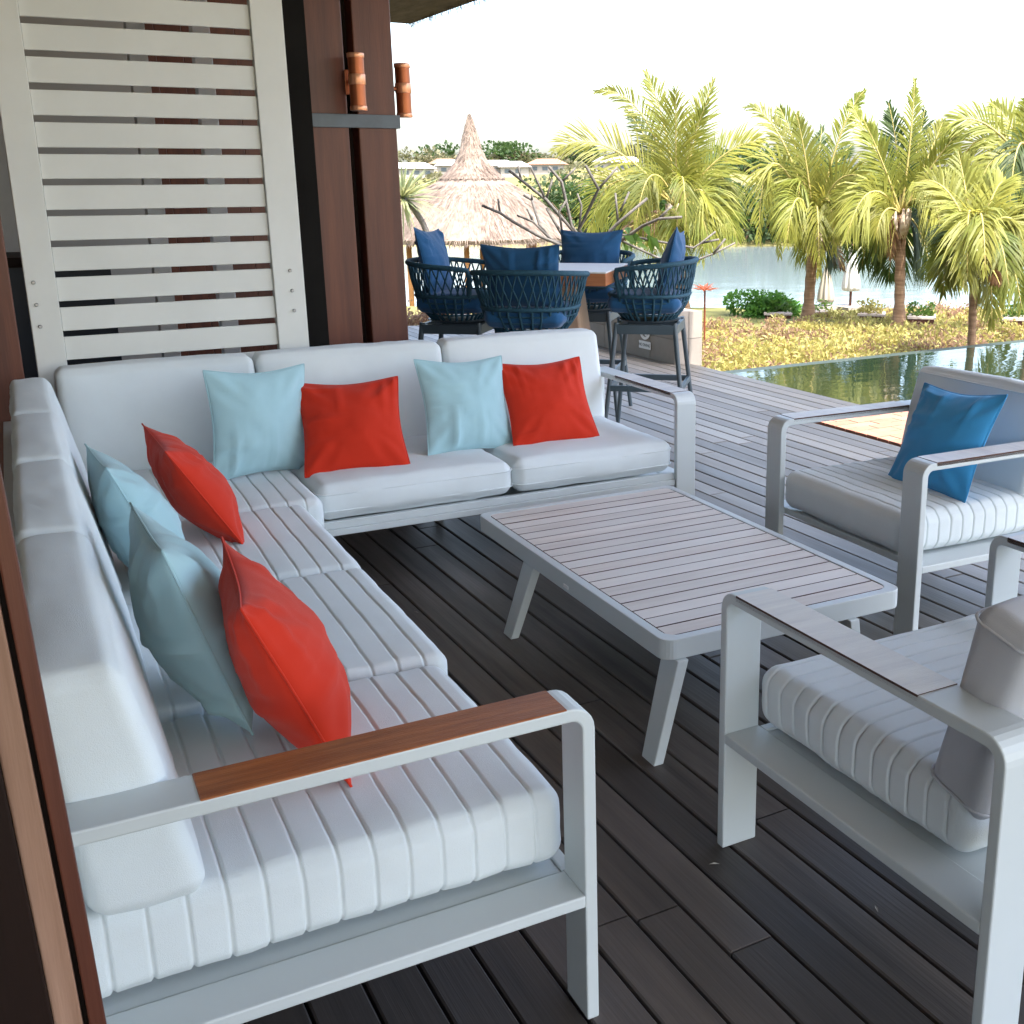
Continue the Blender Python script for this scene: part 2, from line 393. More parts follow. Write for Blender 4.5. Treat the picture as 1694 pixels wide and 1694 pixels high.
MB().box(PX0, PX1, PY0, PY1, -1.25, -1.2).box(PX0, PX1, PY1, PY1 + .06, -1.25, -.105).box(PX1, PX1 + .06, PY0, PY1 + .06, -1.25, -.105).build('pool_basin', M['poolfloor'], kind='structure')
MB().add([(PX0, PY0, -.09), (PX1, PY0, -.09), (PX1, PY1 , -.09), (PX0, PY1, -.09)], [(0, 1, 2, 3)]).build('pool_water', M['pool'], kind='structure', fixn=False)
MB().box(PX0, PX1 + .25, PY1 + .065, PY1 + .22, -.6, -.105).build('pool_coping', M['poolfloor'], kind='structure', bevel=.01)

# ------------------------------------------------------------------ pavilion roof (thatched, over the terrace)
ro = thing('pavilion_roof', 'dark thatched roof edge overhanging at top of the timber column', 'roof', (0, 0, 3.9))
def eave_edge(pts, dz=.0):
    return pts
rm = MB()
outl = [(-9, -6.2), (5.1, -6.2), (5.1, 3.98), (5.82, 3.98), (5.75, 16), (-9, 16)]  # out-of-view outline stepped and extended to set where the shade falls
rm.extrude(outl, 'z', -.135, .35)
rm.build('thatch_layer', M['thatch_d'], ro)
MB().extrude([(-8.8, -6), (4.6, -6), (4.6, 4.6), (4.3, 4.6), (4.3, 15.4), (-8.8, 15.4)], 'z', -.165, -.136).build('bounce_lining', mat('pale_bounce', (.46, .41, .34), .8, .2, stretch=(12, 1, 1), vscale=3, col2=(.36, .31, .25)), ro)  # unseen pale lining added under the thatch to bounce more light down
fr = MB()
for i in range(2600):
    y = rnd.uniform(4.1, 16); x = 5.80 - (y - 4.35) * .006 + rnd.uniform(-.10, .02)
    l = rnd.uniform(.06, .20); a = rnd.uniform(-.5, .5)
    p = Vector((x, y, rnd.uniform(-.18, .05))); q = p + Vector((rnd.uniform(-.02, .03), a * .06, -l)); r_ = .006
    fr.add([p + Vector((0, -r_, 0)), p + Vector((0, r_, 0)), q], [(0, 1, 2)])
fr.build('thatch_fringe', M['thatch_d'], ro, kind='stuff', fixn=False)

# ------------------------------------------------------------------ timber column by the louvre
def post(mb, x0, x1, y0, y1, z0, z1): return mb.box(x0, x1, y0, y1, z0, z1)
tc_ = thing('timber_column', 'reddish twin timber column with grey steel band beside white louvre screen', 'column', (1.67, 5.5, 0))
def loc_box(x0, x1, y0, y1, z0, z1): return MB().box(x0 - 1.67, x1 - 1.67, y0 - 5.5, y1 - 5.5, z0, z1)
loc_box(1.455, 1.643, 5.50, 5.69, 0, 3.89).build('post', M['column'], tc_, bevel=.006)
loc_box(1.690, 1.880, 5.50, 5.69, 0, 3.89).build('post', M['column'], tc_, bevel=.006)
loc_box(1.643, 1.690, 5.60, 5.66, 0, 3.88).build('spacer', M['darkwood'], tc_)
bd = MB()
for a in ((1.440, 1.895, 5.486, 5.499), (1.440, 1.895, 5.691, 5.704), (1.440, 1.4535, 5.499, 5.691), (1.8815, 1.895, 5.499, 5.691)):
    bd.box(a[0] - 1.67, a[1] - 1.67, a[2] - 5.5, a[3] - 5.5, 1.862, 1.924)
bd.build('steel_band', M['steel'], tc_, bevel=.002)
# ------------------------------------------------------------------ wall lamps on the column
def lamp(name, label, loc, rotz):
    t = thing(name, label, 'wall lamp', loc, rotz, 'copper wall lamps on the column')
    t.scale = (.84, .84, .86)
    b = MB().lathe([(.040, -.140), (.044, -.138), (.044, .138), (.040, .14)], 20); b.build('lamp_tube', M['copper'], t, smooth=True, ang=40)
    for z in (-.145, -.012, .125):
        MB().lathe([(.0462, z), (.0475, z + .004), (.0475, z + (.05 if z == -.012 else .02)), (.0462, z + (.054 if z == -.012 else .024))], 20).build('ring', M['copper_l'], t, smooth=True, ang=40)
    MB().tube([(0, .04, .01), (0, .132, .01)], .014, 10).build('bracket', M['copper'], t, smooth=True, ang=40)
    MB().box(-.03, .03, .126, .133, -.055, .075).build('wall_plate', M['copper'], t, bevel=.003)
    return t
lamp('wall_lamp', 'copper tube wall lamp on the front of the timber column', (1.660, 5.379, 2.058), 0)
lamp('wall_lamp', 'copper tube wall lamp on the right side of the column against the sky', (1.958, 5.60, 2.045), rad(90))

# ------------------------------------------------------------------ louvre screen
lv = thing('louvre_screen', 'white slatted louvre screen behind the corner sofa', 'louvre screen', (.73, 5.2, 0))
LX0, LX1 = -.445, .432
for x0, x1 in ((-.558, LX0), (LX1, .568)):
    MB().box(x0, x1, 0, .05, 0, 3.6).build('stile', M['cream'], lv, bevel=.003)
slat = None
for i in range(28):
    z = .872 + (i - 6) * .1225 - .1
    if z < .05: continue
    if slat is None:
        mb = MB(); mb.box(LX0 + .001, LX1 - .001, .016, .032, 0, .0970)
        o = mb.build('slat', M['cream'], lv, bevel=.003); slat = o
    else:
        o = slat.copy(); COL.objects.link(o); o.parent = lv
    o.location = (0, rnd.uniform(-.0015, .0015), z); o.rotation_euler = (rnd.uniform(-.02, .02), rnd.uniform(-.0018, .0018), 0)
MB().box(LX0, LX1, 0.004, .046, 3.5, 3.595).build('top_rail', M['cream'], lv, bevel=.003)
for bx, bz in ((-.528, 1.222), (-.528, 1.131), (-.526, 1.042), (.507, 1.226), (.510, 1.136), (.512, 1.046)):
    MB().lathe([(.0085, 0), (.0085, .004), (.005, .009)], 10, Matrix.Translation((bx, 0, bz)) @ Matrix.Rotation(rad(90), 4, 'X')).build('bolt', M['bolt'], lv, smooth=True, ang=40)
# black sheet standing in for the shade beside the column; rooms behind
dp = thing('gap_shade', 'black strip standing in for the shade between louvre screen and timber column', 'panel', (1.37, 5.4, 0))
MB().box(-.06, .075, 0, .03, 0, 3.88).build('board', M['void'], dp)
iw = thing('cream_wall', 'cream inner wall glimpsed through the louvre gaps', 'wall', (0, 7.5, 0))
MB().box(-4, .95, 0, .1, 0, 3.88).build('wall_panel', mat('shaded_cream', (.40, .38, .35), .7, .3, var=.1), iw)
pw_ = thing('timber_wall', 'dark brown plank wall glimpsed through the louvre gaps', 'wall', (0, 7.6, 0))
for i in range(9):
    MB().box(.97 + i * .155, .97 + i * .155 + .1545, 0, .04, 0, 3.88).build('plank', M['column'], pw_, bevel=.004)
for k, (x, wd, y) in enumerate(((.835, .085, 6.2), (1.12, .085, 6.1))):
    t = thing('inner_post', ('white post behind the louvre gaps, nearest the cream wall' if k == 0 else 'bright white post behind the louvre gaps, nearest the timber column'), 'post', (x, y, 0))
    MB().box(-wd / 2, wd / 2, 0, .08, 0, 3.88).build('shaft', M['sign'], t, bevel=.004)
bc = thing('bar_counter', 'dark navy bar counter seen through lower louvre gaps', 'bar counter', (-.2, 6.6, 0))
MB().box(-1.4, .83, 0, .5, 0, 1.2).build('counter_front', M['navy_int'], bc)
MB().box(-1.4, .86, -.03, .55, 1.2, 1.25).build('counter_top', M['darkwood'], bc, bevel=.004)
sdw = thing('unseen_shade_wall', 'unseen dark timber wall added along the left side to darken the furniture', 'wall', (-4.2, 6, 0))  # out of view, added to cut the light coming from the left
for i in range(40): MB().box(0, .05, -10 + i * .4, -10 + i * .4 + .395, 0, 3.8).build('plank', M['darkwood'], sdw)
# left rear timber post
lp = thing('corner_post', 'dark red-brown timber post left of the louvre screen', 'column', (0, 5.1, 0))
MB().box(-.16, .118, 0, .2, 0, 3.88).build('shaft', M['column'], lp, bevel=.006)
# near jamb, close to the camera
nj = thing('door_jamb', 'brown timber door jamb at the left edge close to the camera', 'door jamb', (0, .9, 0))
def lean(x0, x1, y0, y1):
    vs = []
    for z, dx in ((0, .030), (1.0, .0085), (1.6, -.009), (3.8, -.06)):
        vs += [(x0 + dx, y0, z), (x1 + dx, y0, z), (x1 + dx, y1, z), (x0 + dx, y1, z)]
    fs = []
    for i in range(3):
        for k in range(4): fs.append((i * 4 + k, i * 4 + (k + 1) % 4, i * 4 + 4 + (k + 1) % 4, i * 4 + 4 + k))
    fs += [(0, 3, 2, 1), (12, 13, 14, 15)]
    return MB().add(vs, fs)
lean(-.0125, .0, .0, .05).build('trim', M['column'], nj, bevel=.0015)
lean(-.0165, -.0127, .012, .05).build('groove', M['darkwood'], nj)
lean(-.037, -.0167, -.004, .05).build('edge', M['tan'], nj, bevel=.0015)
lean(-.22, -.0372, -.012, .05).build('panel', M['darkwood'], nj, bevel=.0015)

# ------------------------------------------------------------------ cushions
def samples(h, r, n, stripes=None, gw=.0056):
    """sample positions -h..h, denser inside the rounded ends and at stitch lines"""
    s = {-h, h}
    for k in range(1, 5):
        t = r * (1 - math.cos(k / 4 * math.pi / 2)) if False else r * k / 4
        s.add(-h + t); s.add(h - t)
    for k in range(n + 1): s.add(-(h - r) + 2 * (h - r) * k / n)
    for g_ in (stripes or []):
        for d in (-gw * 1.5, -gw, -gw * .5, 0, gw * .5, gw, gw * 1.5): s.add(g_ + d)
        s.add(g_ - .5 * STR_STEP[0])
    out = sorted(x for x in s if -h - 1e-9 <= x <= h + 1e-9); res = [out[0]]
    for x in out[1:]:
        if x - res[-1] > 1e-4: res.append(x)
    return res
STR_STEP = [.075]
def cushion(name, lx, ly, lz, material, parent, loc, r=.035, stripes=0, puff=.012, gdepth=.0058, rot=(0, 0, 0), seed=0, piping=False, taper=None, wr=.004, label=None):
    """rounded cushion centred on loc; stitched channels run along local x, spaced over local y"""
    hx, hy, hz = lx / 2, ly / 2, lz / 2
    st = []
    if stripes:
        STR_STEP[0] = ly / stripes
        st = [-hy + ly * (k + 1) / stripes for k in range(stripes - 1)]
    X = samples(hx, r, 16); Y = samples(hy, r, 10, st); Z = samples(hz, min(r, hz * .95), 3)
    mb = MB(); idx = {}
    rz = min(r, hz * .95)
    def pt(x, y, z):
        key = (round(x, 5), round(y, 5), round(z, 5))
        if key in idx: return idx[key]
        c = Vector((max(-hx + r, min(hx - r, x)), max(-hy + r, min(hy - r, y)), max(-hz + rz, min(hz - rz, z))))
        d = Vector((x, y, z)) - c
        nrm = Vector((d.x / r, d.y / r, d.z / rz)); nrm = nrm.normalized() if nrm.length > 1e-6 else Vector((0, 0, 1))
        p = c + Vector((nrm.x * r, nrm.y * r, nrm.z * rz))
        fx, fy, fz = 1 - (x / hx) ** 2, 1 - (y / hy) ** 2, 1 - (z / hz) ** 2
        p += Vector((nrm.x * fy * fz * .7, nrm.y * fx * fz * .7, nrm.z * fx ** .5 * fy ** .5)) * puff
        dmp = min(1, abs(nrm.z) + abs(nrm.x))
        if st:
            dist = min(abs(y - g_) for g_ in st)
            ch = math.exp(-(dist / .0030) ** 2)
            mid = min(1, dist / (STR_STEP[0] * .5))
            p -= Vector((nrm.x, nrm.y * .2, nrm.z)) * (gdepth * ch) * dmp
        q = Vector((p.x * 7 + seed * 3.1, p.y * 7, p.z * 7 + seed))
        p += nrm * wr * (noise.noise(q) + .6 * noise.noise(q * 3.1) + .25 * noise.noise(Vector((q.x * 6, q.y * 2.2, q.z * 6))))
        if taper: p = taper(p)
        idx[key] = len(mb.v); mb.v.append(tuple(p)); return idx[key]
    def face(A, B, f):
        for i in range(len(A) - 1):
            for j in range(len(B) - 1):
                mb.f.append(tuple(pt(*f(A[a], B[b])) for a, b in ((i, j), (i + 1, j), (i + 1, j + 1), (i, j + 1))))
    for sgn in (-1, 1):
        face(X, Y, lambda a, b: (a, b, sgn * hz)); face(X, Z, lambda a, b: (a, sgn * hy, b)); face(Y, Z, lambda a, b: (sgn * hx, a, b))
    o = mb.build(name, material, parent, smooth=True, loc=loc, label=label)
    o.rotation_euler = rot
    if piping:
        pm = MB()
        for sz in (-1, 1):
            pts = []
            for (cx_, cy_, a0) in ((hx - r, hy - r, 0), (-hx + r, hy - r, 90), (-hx + r, -hy + r, 180), (hx - r, -hy + r, 270)):
                for k in range(5):
                    a = rad(a0 + 22.5 * k); v = Vector((cx_ + r * math.cos(a), cy_ + r * math.sin(a), sz * (hz - rz * .8)))
                    fx, fy = 1 - (v.x / hx) ** 2, 1 - (v.y / hy) ** 2
                    n2 = Vector((math.cos(a), math.sin(a), 0)); pts.append(v + n2 * puff * .25)
            pts.append(pts[0])
            pm.tube(pts, .0032, 6, caps=False)
        po = pm.build('piping', material, o, smooth=True)
    return o

def pillow(name, label, s, thick, material, pos, yaw, lean_, roll, seed=0, group=None, w=None, sag=.04, cat='cushion'):
    """square scatter cushion: pos = middle of its lower edge; yaw 0 faces -Y; lean back; roll in its own plane"""
    W = w or s; N = 34; mb = MB(); cr = random.Random(seed)
    folds = [(cr.uniform(-.9, .9), cr.uniform(.02, .05), cr.uniform(.012, .024), cr.choice((-1, 1))) for _ in range(9)]
    def pt(u, v, side):
        ex = 1 - .085 * math.cos(v * math.pi / 2) ** 1.3; ey = 1 - .085 * math.cos(u * math.pi / 2) ** 1.3
        x = W / 2 * u * ex; z = s / 2 * v * ey
        t = (max(0, 1 - u ** 2) ** .62) * (max(0, 1 - v ** 2) ** .62)
        t *= 1 + .16 * (-v) * (1 - abs(u)) + .06 * noise.noise(Vector((u * 2 + seed, v * 2, side)))
        y = side * thick / 2 * t
        wv = 0
        edge = max(abs(u), abs(v))
        for a, sg, amp, vs in folds:                               # puckers running in from the edges
            d = (u - a) if vs > 0 else (v - a)
            e = (v + 1) / 2 if vs > 0 else (1 - u) / 2
            if seed % 2: e = 1 - e if vs > 0 else e
            wv += amp * math.exp(-(d / sg) ** 2) * max(0, e - .45) * 1.5
        cn = (abs(u) * abs(v)) ** 1.5                             # corner puckers
        wv += .019 * cn * math.sin((math.atan2(abs(v), abs(u)) - .785) * 16 + seed) * (1 - edge ** 8)
        wv += .006 * noise.noise(Vector((u * 3 + seed * 7, v * 3, side * 2))) * (1 - edge ** 6) + .0022 * noise.noise(Vector((u * 9 + seed * 7, v * 9, side * 2))) * (1 - edge ** 6)
        y += side * (wv - .004) * (1 - edge ** 10)
        z -= sag * s * .5 * (1 - u * u) * max(0, v) ** 2 * .8
        return (x, y, z + s / 2)
    grid = {}
    cs = [-1 + 2 * k / N for k in range(N + 1)]; cs = [math.copysign(1 - (1 - abs(c)) ** 1.35, c) for c in cs]
    for side in (-1, 1):
        for j, v in enumerate(cs):
            for i, u in enumerate(cs):
                if i in (0, N) or j in (0, N):
                    if (0, i, j) not in grid: grid[(0, i, j)] = len(mb.v); mb.v.append(pt(u, v, 0))
                    grid[(side, i, j)] = grid[(0, i, j)]
                else: grid[(side, i, j)] = len(mb.v); mb.v.append(pt(u, v, side))
        for j in range(N):
            for i in range(N): mb.f.append(tuple(grid[(side, a, b)] for a, b in ((i, j), (i + 1, j), (i + 1, j + 1), (i, j + 1))))
    t = thing(name, label, cat, pos, 0, group)
    r = Vector((math.cos(yaw), math.sin(yaw), 0)); n = Vector((-math.sin(yaw), math.cos(yaw), 0))
    u = Vector((0, 0, 1)) * math.cos(lean_) + n * math.sin(lean_); back = r.cross(u) * -1
    mt = Matrix((( r.x, back.x, u.x, 0), (r.y, back.y, u.y, 0), (r.z, back.z, u.z, 0), (0, 0, 0, 1)))
    rl = Matrix.Translation((0, 0, s / 2)) @ Matrix.Rotation(-roll, 4, 'Y') @ Matrix.Translation((0, 0, -s / 2))
    mm = mt @ rl
    o = mb.build('cover', material, t, smooth=True); o.matrix_local = mm
    pm = MB(); ring = [(i, 0) for i in range(N)] + [(N, j) for j in range(N)] + [(i, N) for i in range(N, 0, -1)] + [(0, j) for j in range(N, 0, -1)]
    pts = [mb.v[grid[(0, i, j)]] for i, j in ring]; pts.append(pts[0]); pm.tube(pts, .0028, 6, caps=False)
    p = pm.build('piping', material, t, smooth=True); p.matrix_local = mm
    return t

# ------------------------------------------------------------------ flat-bar frames
BW, BT = .10, .026
def loop_outline(d, h):
    """inverted U seen from the side: posts at 0 and d, top bar at h"""
    ro_, ri = .048, .022
    outer = [(0, 0)] + [p for p in arc(ro_, h - ro_, ro_, 180, 90)] + arc(d - ro_, h - ro_, ro_, 90, 0) + [(d, 0)]
    inner = [(d - BT, 0)] + arc(d - BT - ri, h - BT - ri, ri, 0, 90) + arc(BT + ri, h - BT - ri, ri, 90, 180) + [(BT, 0)]
    return outer, inner
def side_loop(parent, axis_, a0, a1, d, h, railz, woods, wood_range, flip=1, off=(0, 0)):
    """one arm: loop in the plane across `axis_`; runs from 0 to flip*d"""
    outer, inner = loop_outline(d, h)
    mb = MB(); n = len(outer); ox, oy = off
    def mk(p, a): return (ox + flip * p[0], oy + a, p[1]) if axis_ == 'y' else (ox + a, oy + flip * p[0], p[1])
    # strip of quads between outer and inner outline
    m_ = len(outer)
    vs = [mk(p, a0) for p in outer] + [mk(p, a0) for p in inner[::-1]] + [mk(p, a1) for p in outer] + [mk(p, a1) for p in inner[::-1]]
    fs = []
    for i in range(m_ - 1):
        fs.append((i, i + 1, m_ + i + 1, m_ + i)); fs.append((2 * m_ + i, 3 * m_ + i, 3 * m_ + i + 1, 2 * m_ + i + 1))
        fs.append((i, 2 * m_ + i, 2 * m_ + i + 1, i + 1)); fs.append((m_ + i, m_ + i + 1, 3 * m_ + i + 1, 3 * m_ + i))
    for i in (0, m_ - 1): fs.append((i, m_ + i, 3 * m_ + i, 2 * m_ + i))
    mb.add(vs, fs)
    p0, p1 = mk((BT - .001, railz), a0), mk((d - BT + .001, railz + BT), a1)
    mb.box(min(p0[0], p1[0]), max(p0[0], p1[0]), min(p0[1], p1[1]), max(p0[1], p1[1]), p0[2], p1[2])
    o = mb.build('side_frame', M['white'], parent, bevel=.0035)
    # foot pads
    for q in (0, d - BT):
        c0, c1 = mk((q + .004, 0), a0 + .005), mk((q + BT - .004, .006), a1 - .005)
    q0, q1 = mk((wood_range[0], h + .0005), a0 + .0), mk((wood_range[1], h + .010), a1 - .0)
    w_ = MB().box(min(q0[0], q1[0]), max(q0[0], q1[0]), min(q0[1], q1[1]) + .001, max(q0[1], q1[1]) - .001, h - .012 , h + .0018)
    wo_ = w_.build('armrest_inlay', woods, o)
    if woods is not M['oiled']: two_tone(wo_, M['fadedred'])
    else: wo_.modifiers.new('bevel', 'BEVEL').width = .002
    return o

# ------------------------------------------------------------------ corner sofa
SA = -.0264
sofa = thing('corner_sofa', 'large white L-shaped corner sofa with ribbed seat cushions', 'sofa', (.876, 1.645, 0), SA)
D = .95
M['oiled_x'] = M['oiled']
side_loop(sofa, 'y', 0, .095, D, .68, .258, M['oiled'], (.055, .685), flip=-1)                   # near arm
side_loop(sofa, 'x', -.10, 0, .93, .68, .258, M['faded'], (.06, .60), flip=1, off=(1.815, 2.565))  # far arm
fm = MB()
fm.box(-.03, -.002, .097, 2.60, .258, .284)                                                      # left run front rail
fm.box(-.002, 1.714, 2.575, 2.601, .258, .284)                                                    # back run front rail
fm.box(-.002, 1.714, 2.585, 2.612, .284, .315)
fm.box(-.92, -.031, .097, 3.47, .262, .280)                                                       # deck under cushions
fm.box(-.0305, 1.714, 2.6125, 3.47, .262, .280)
fm.build('seat_frame', M['white'], sofa, bevel=.003)
bk = MB()
bk.box(-.949, -.865, .097, 3.495, .655, .680); bk.box(-.8645, 1.714, 3.41, 3.495, .655, .680)
bk.box(-.949, -.925, .097, 3.495, .281, .654); bk.box(-.9245, 1.714, 3.47, 3.494, .281, .654)
bk.build('back_frame', M['white'], sofa, bevel=.003)
for (x, y) in ((-.94, 3.40), (-.94, 1.75), (.0, 3.40), (-.05, 2.63), (.85, 3.40)):
    MB().box(x, x + .026, y, y + .08, 0, .2575).build('leg', M['white'], sofa, bevel=.002)
# seat cushions, left run (ribs along y): builder ribs run along local x, so turn 90 degrees
def seat(v0, v1, u0, u1, z0, z1, seed, stripes=14):
    cushion('seat_cushion', v1 - v0 - .006, u1 - u0, z1 - z0, M['fabric'], sofa, ((u0 + u1) / 2, (v0 + v1) / 2, (z0 + z1) / 2),
            r=.036, stripes=stripes, puff=.010, rot=(0, 0, rad(90)), seed=seed)
seat(.100, .825, -.905, -.018, .300, .455, 1)
seat(.830, 1.625, -.905, .010, .300, .457, 2)
seat(1.630, 2.43, -.905, .012, .300, .455, 3)
seat(2.435, 3.40, -.905, .085, .300, .455, 4, 15)
def bseat(u0, u1, seed, z1=.462):
    cushion('seat_cushion', u1 - u0, .76, z1 - .322, M['fabric'], sofa, ((u0 + u1) / 2, 2.585 + .38, (.322 + z1) / 2), r=.045, stripes=0, puff=.018, seed=seed, wr=.006, piping=True)
bseat(.098, .922, 5); bseat(.932, 1.708, 6)
# back cushions: wedge section, thicker at the bottom
def back_taper(h, amt):
    def f(p):
        k = (p.z + h / 2) / h
        f_ = min(1, max(0, (.5 - p.y / .185))); return Vector((p.x, p.y + k * (.05 + (amt - .05) * f_), p.z))
    return f
def backc(mid, width, rotz, seed, z0=.452, z1=.885, t=.185):
    h = z1 - z0
    cushion('back_cushion', width, t, h, M['fabric'], sofa, (mid[0], mid[1], (z0 + z1) / 2), r=.032, puff=.012, rot=(0, 0, rotz), seed=seed, taper=back_taper(h, .095), wr=.0035)
for k, (v0, v1) in enumerate(((.098, .925), (.935, 1.665), (1.675, 2.40), (2.41, 3.18))):
    backc((-.765, (v0 + v1) / 2), v1 - v0, rad(90), 11 + k)
for k, (u0, u1) in enumerate(((-.74, .03), (.042, .878), (.89, 1.70))):
    backc(((u0 + u1) / 2, 3.315), u1 - u0, 0, 21 + k)

G1 = 'scatter cushions on the corner sofa'
pillow('scatter_cushion', 'aqua cushion on back run of sofa nearest the corner', .44, .17, M['aqua'], (.928, 4.565, .455), .30, .10, -.06, 1, G1)
pillow('scatter_cushion', 'red cushion on back run beside the corner aqua cushion', .425, .15, M['red'], (1.252, 4.390, .458), -.205, .62, .01, 2, G1)
pillow('scatter_cushion', 'aqua cushion on back run standing between two red cushions', .425, .16, M['aqua'], (1.806, 4.480, .458), .10, .34, -.055, 3, G1)
pillow('scatter_cushion', 'red cushion at the far end of the back run by the armrest', .42, .15, M['red'], (2.180, 4.413, .459), -.07, .57, .004, 4, G1)
pillow('scatter_cushion', 'aqua cushion on left run, farther one, against the backrest', .43, .20, M['aqua'], (.396, 3.46, .458), 1.63, .40, -.04, 5, G1)
pillow('scatter_cushion', 'orange-red cushion on left run nearest the sofa corner', .42, .19, M['red'], (.645, 3.84, .452), 1.58, .54, .04, 6, G1)
pillow('scatter_cushion', 'large aqua cushion on left run directly behind the nearest red one', .45, .21, M['aqua'], (.374, 2.485, .470), 1.593, .298, -.027, 8, G1)
pillow('scatter_cushion', 'red cushion on left run closest to the wooden armrest', .445, .20, M['red'], (.530, 2.180, .456), 1.453, .40, .013, 10, G1)

# ------------------------------------------------------------------ lounge armchairs
def armchair(name, label, loc, rotz, back_mat, inlay, width=.94, seed=0):
    """local: front at y=0 facing -y, back at +y"""
    t = thing(name, label, 'armchair', loc, rotz, 'white lounge armchairs facing the table')
    h = width / 2; d = .87
    for a0 in (-h, h - BW):
        side_loop(t, 'x', a0, a0 + BW, d, .68, .288, inlay, (.06, .655))
    f = MB(); f.box(-h + BW, h - BW, .03, .056, .288, .314); f.box(-h + BW, h - BW, d - .06, d - .034, .288, .314); f.box(-h + BW, h - BW, .057, d - .061, .292, .308)
    f.build('seat_frame', M['white'], t, bevel=.003)
    b = MB(); b.box(-h + BW, h - BW, d - .026, d, .62, .655); b.box(-h + BW, h - BW, d - .026, d - .002, .40, .44)
    b.build('back_frame', M['white'], t, bevel=.003)
    cushion('seat_cushion', width - 2 * BW + .01, .70, .15, M['fabric'], t, (0, .012 + .35, .325 + .07), r=.045, stripes=13, puff=.010, seed=seed, piping=False)
    cushion('back_cushion', width - 2 * BW - .005, .15, .42, back_mat, t, (0, d - .165, .632), r=.034, puff=.020, rot=(rad(-13), 0, 0), seed=seed + 1, piping=True)
    return t
FARCHAIR = armchair('armchair', 'white armchair on the right by the pool with a bright blue cushion', (2.695, 3.11, 0), rad(-90 - 3), M['fabric'], M['faded'], .93, 31)
armchair('armchair', 'white armchair in the right foreground with its back to the camera', (1.905, 2.015, 0), rad(180 - 1), M['fabric_grey'], M['faded'], .975, 41)
pillow('scatter_cushion', 'bright blue cushion leaning in the armchair by the pool', .42, .16, M['blue'], (3.002, 2.975, .465), -1.61, .47, .05, 12)

# ------------------------------------------------------------------ coffee table
ct = thing('coffee_table', 'low white framed coffee table with weathered teak slat top', 'coffee table', (1.985, 3.165, 0), -.0265)
TW, TL, TZ = .872, 1.445, .36
rm_ = MB()
o_ = arc(TW / 2 - .04, TL / 2 - .04, .04, 0, 90) + arc(-TW / 2 + .04, TL / 2 - .04, .04, 90, 180) + arc(-TW / 2 + .04, -TL / 2 + .04, .04, 180, 270) + arc(TW / 2 - .04, -TL / 2 + .04, .04, 270, 360)
IN = .032
i_ = [(x * (TW / 2 - IN) / (TW / 2), y * (TL / 2 - IN) / (TL / 2)) for x, y in o_]
i_ = [(max(-TW / 2 + IN, min(TW / 2 - IN, x)), max(-TL / 2 + IN, min(TL / 2 - IN, y))) for x, y in i_]
n_ = len(o_); vs = [(*p, TZ) for p in o_] + [(*p, TZ) for p in i_] + [(*p, TZ - .062) for p in o_] + [(*p, TZ - .062) for p in i_]
fs = []
for k in range(n_):
    k2 = (k + 1) % n_
    fs += [(k, k2, n_ + k2, n_ + k), (2 * n_ + k, 3 * n_ + k, 3 * n_ + k2, 2 * n_ + k2), (k, 2 * n_ + k, 2 * n_ + k2, k2), (n_ + k, n_ + k2, 3 * n_ + k2, 3 * n_ + k)]
rm_.add(vs, fs)
rm_.build('table_frame', M['white'], ct, bevel=.003)
un = MB(); un.box(-TW / 2 + IN + .001, TW / 2 - IN - .001, -TL / 2 + IN + .001, TL / 2 - IN - .001, TZ - .055, TZ - .040); un.build('under_tray', M['void'], ct)
ns = 19; span = TL - 2 * IN - .006; pt_ = span / ns
sl0 = None
for k in range(ns):
    if sl0 is None:
        sl0 = MB().box(-TW / 2 + IN + .004, TW / 2 - IN - .004, -pt_ / 2 + .0031, pt_ / 2 - .0031, -.018, 0).build('slat', M['teak'], ct); two_tone(sl0, M['fadedred']); o = sl0
    else: o = sl0.copy(); COL.objects.link(o); o.parent = ct
    o.location = (0, -span / 2 + pt_ * (k + .5), TZ - .0015 + rnd.uniform(-.0006, .0006))
for sx in (-1, 1):
    for (yt, yb) in ((-.690, -.715), (.30, .33)):
        tx, bx = sx * (TW / 2 - (.055 if sx < 0 else .20)), sx * (TW / 2 + (.035 if sx < 0 else -.17))
        vs = []
        for (xx, yy, z, wx, wy) in ((bx, yb, 0, .016, .036), (tx, yt, TZ - .0625, .018, .045)):
            vs += [(xx - wx, yy - wy, z), (xx + wx, yy - wy, z), (xx + wx, yy + wy, z), (xx - wx, yy + wy, z)]
        MB().add(vs, [(0, 3, 2, 1), (4, 5, 6, 7), (0, 1, 5, 4), (1, 2, 6, 5), (2, 3, 7, 6), (3, 0, 4, 7)]).build('leg', M['white'], ct, bevel=.003)
MB().box(-TW / 2 - .003, -TW / 2 - .0003, -.10, -.065, TZ - .048, TZ - .036).build('maker_plate', M['sign'], ct)

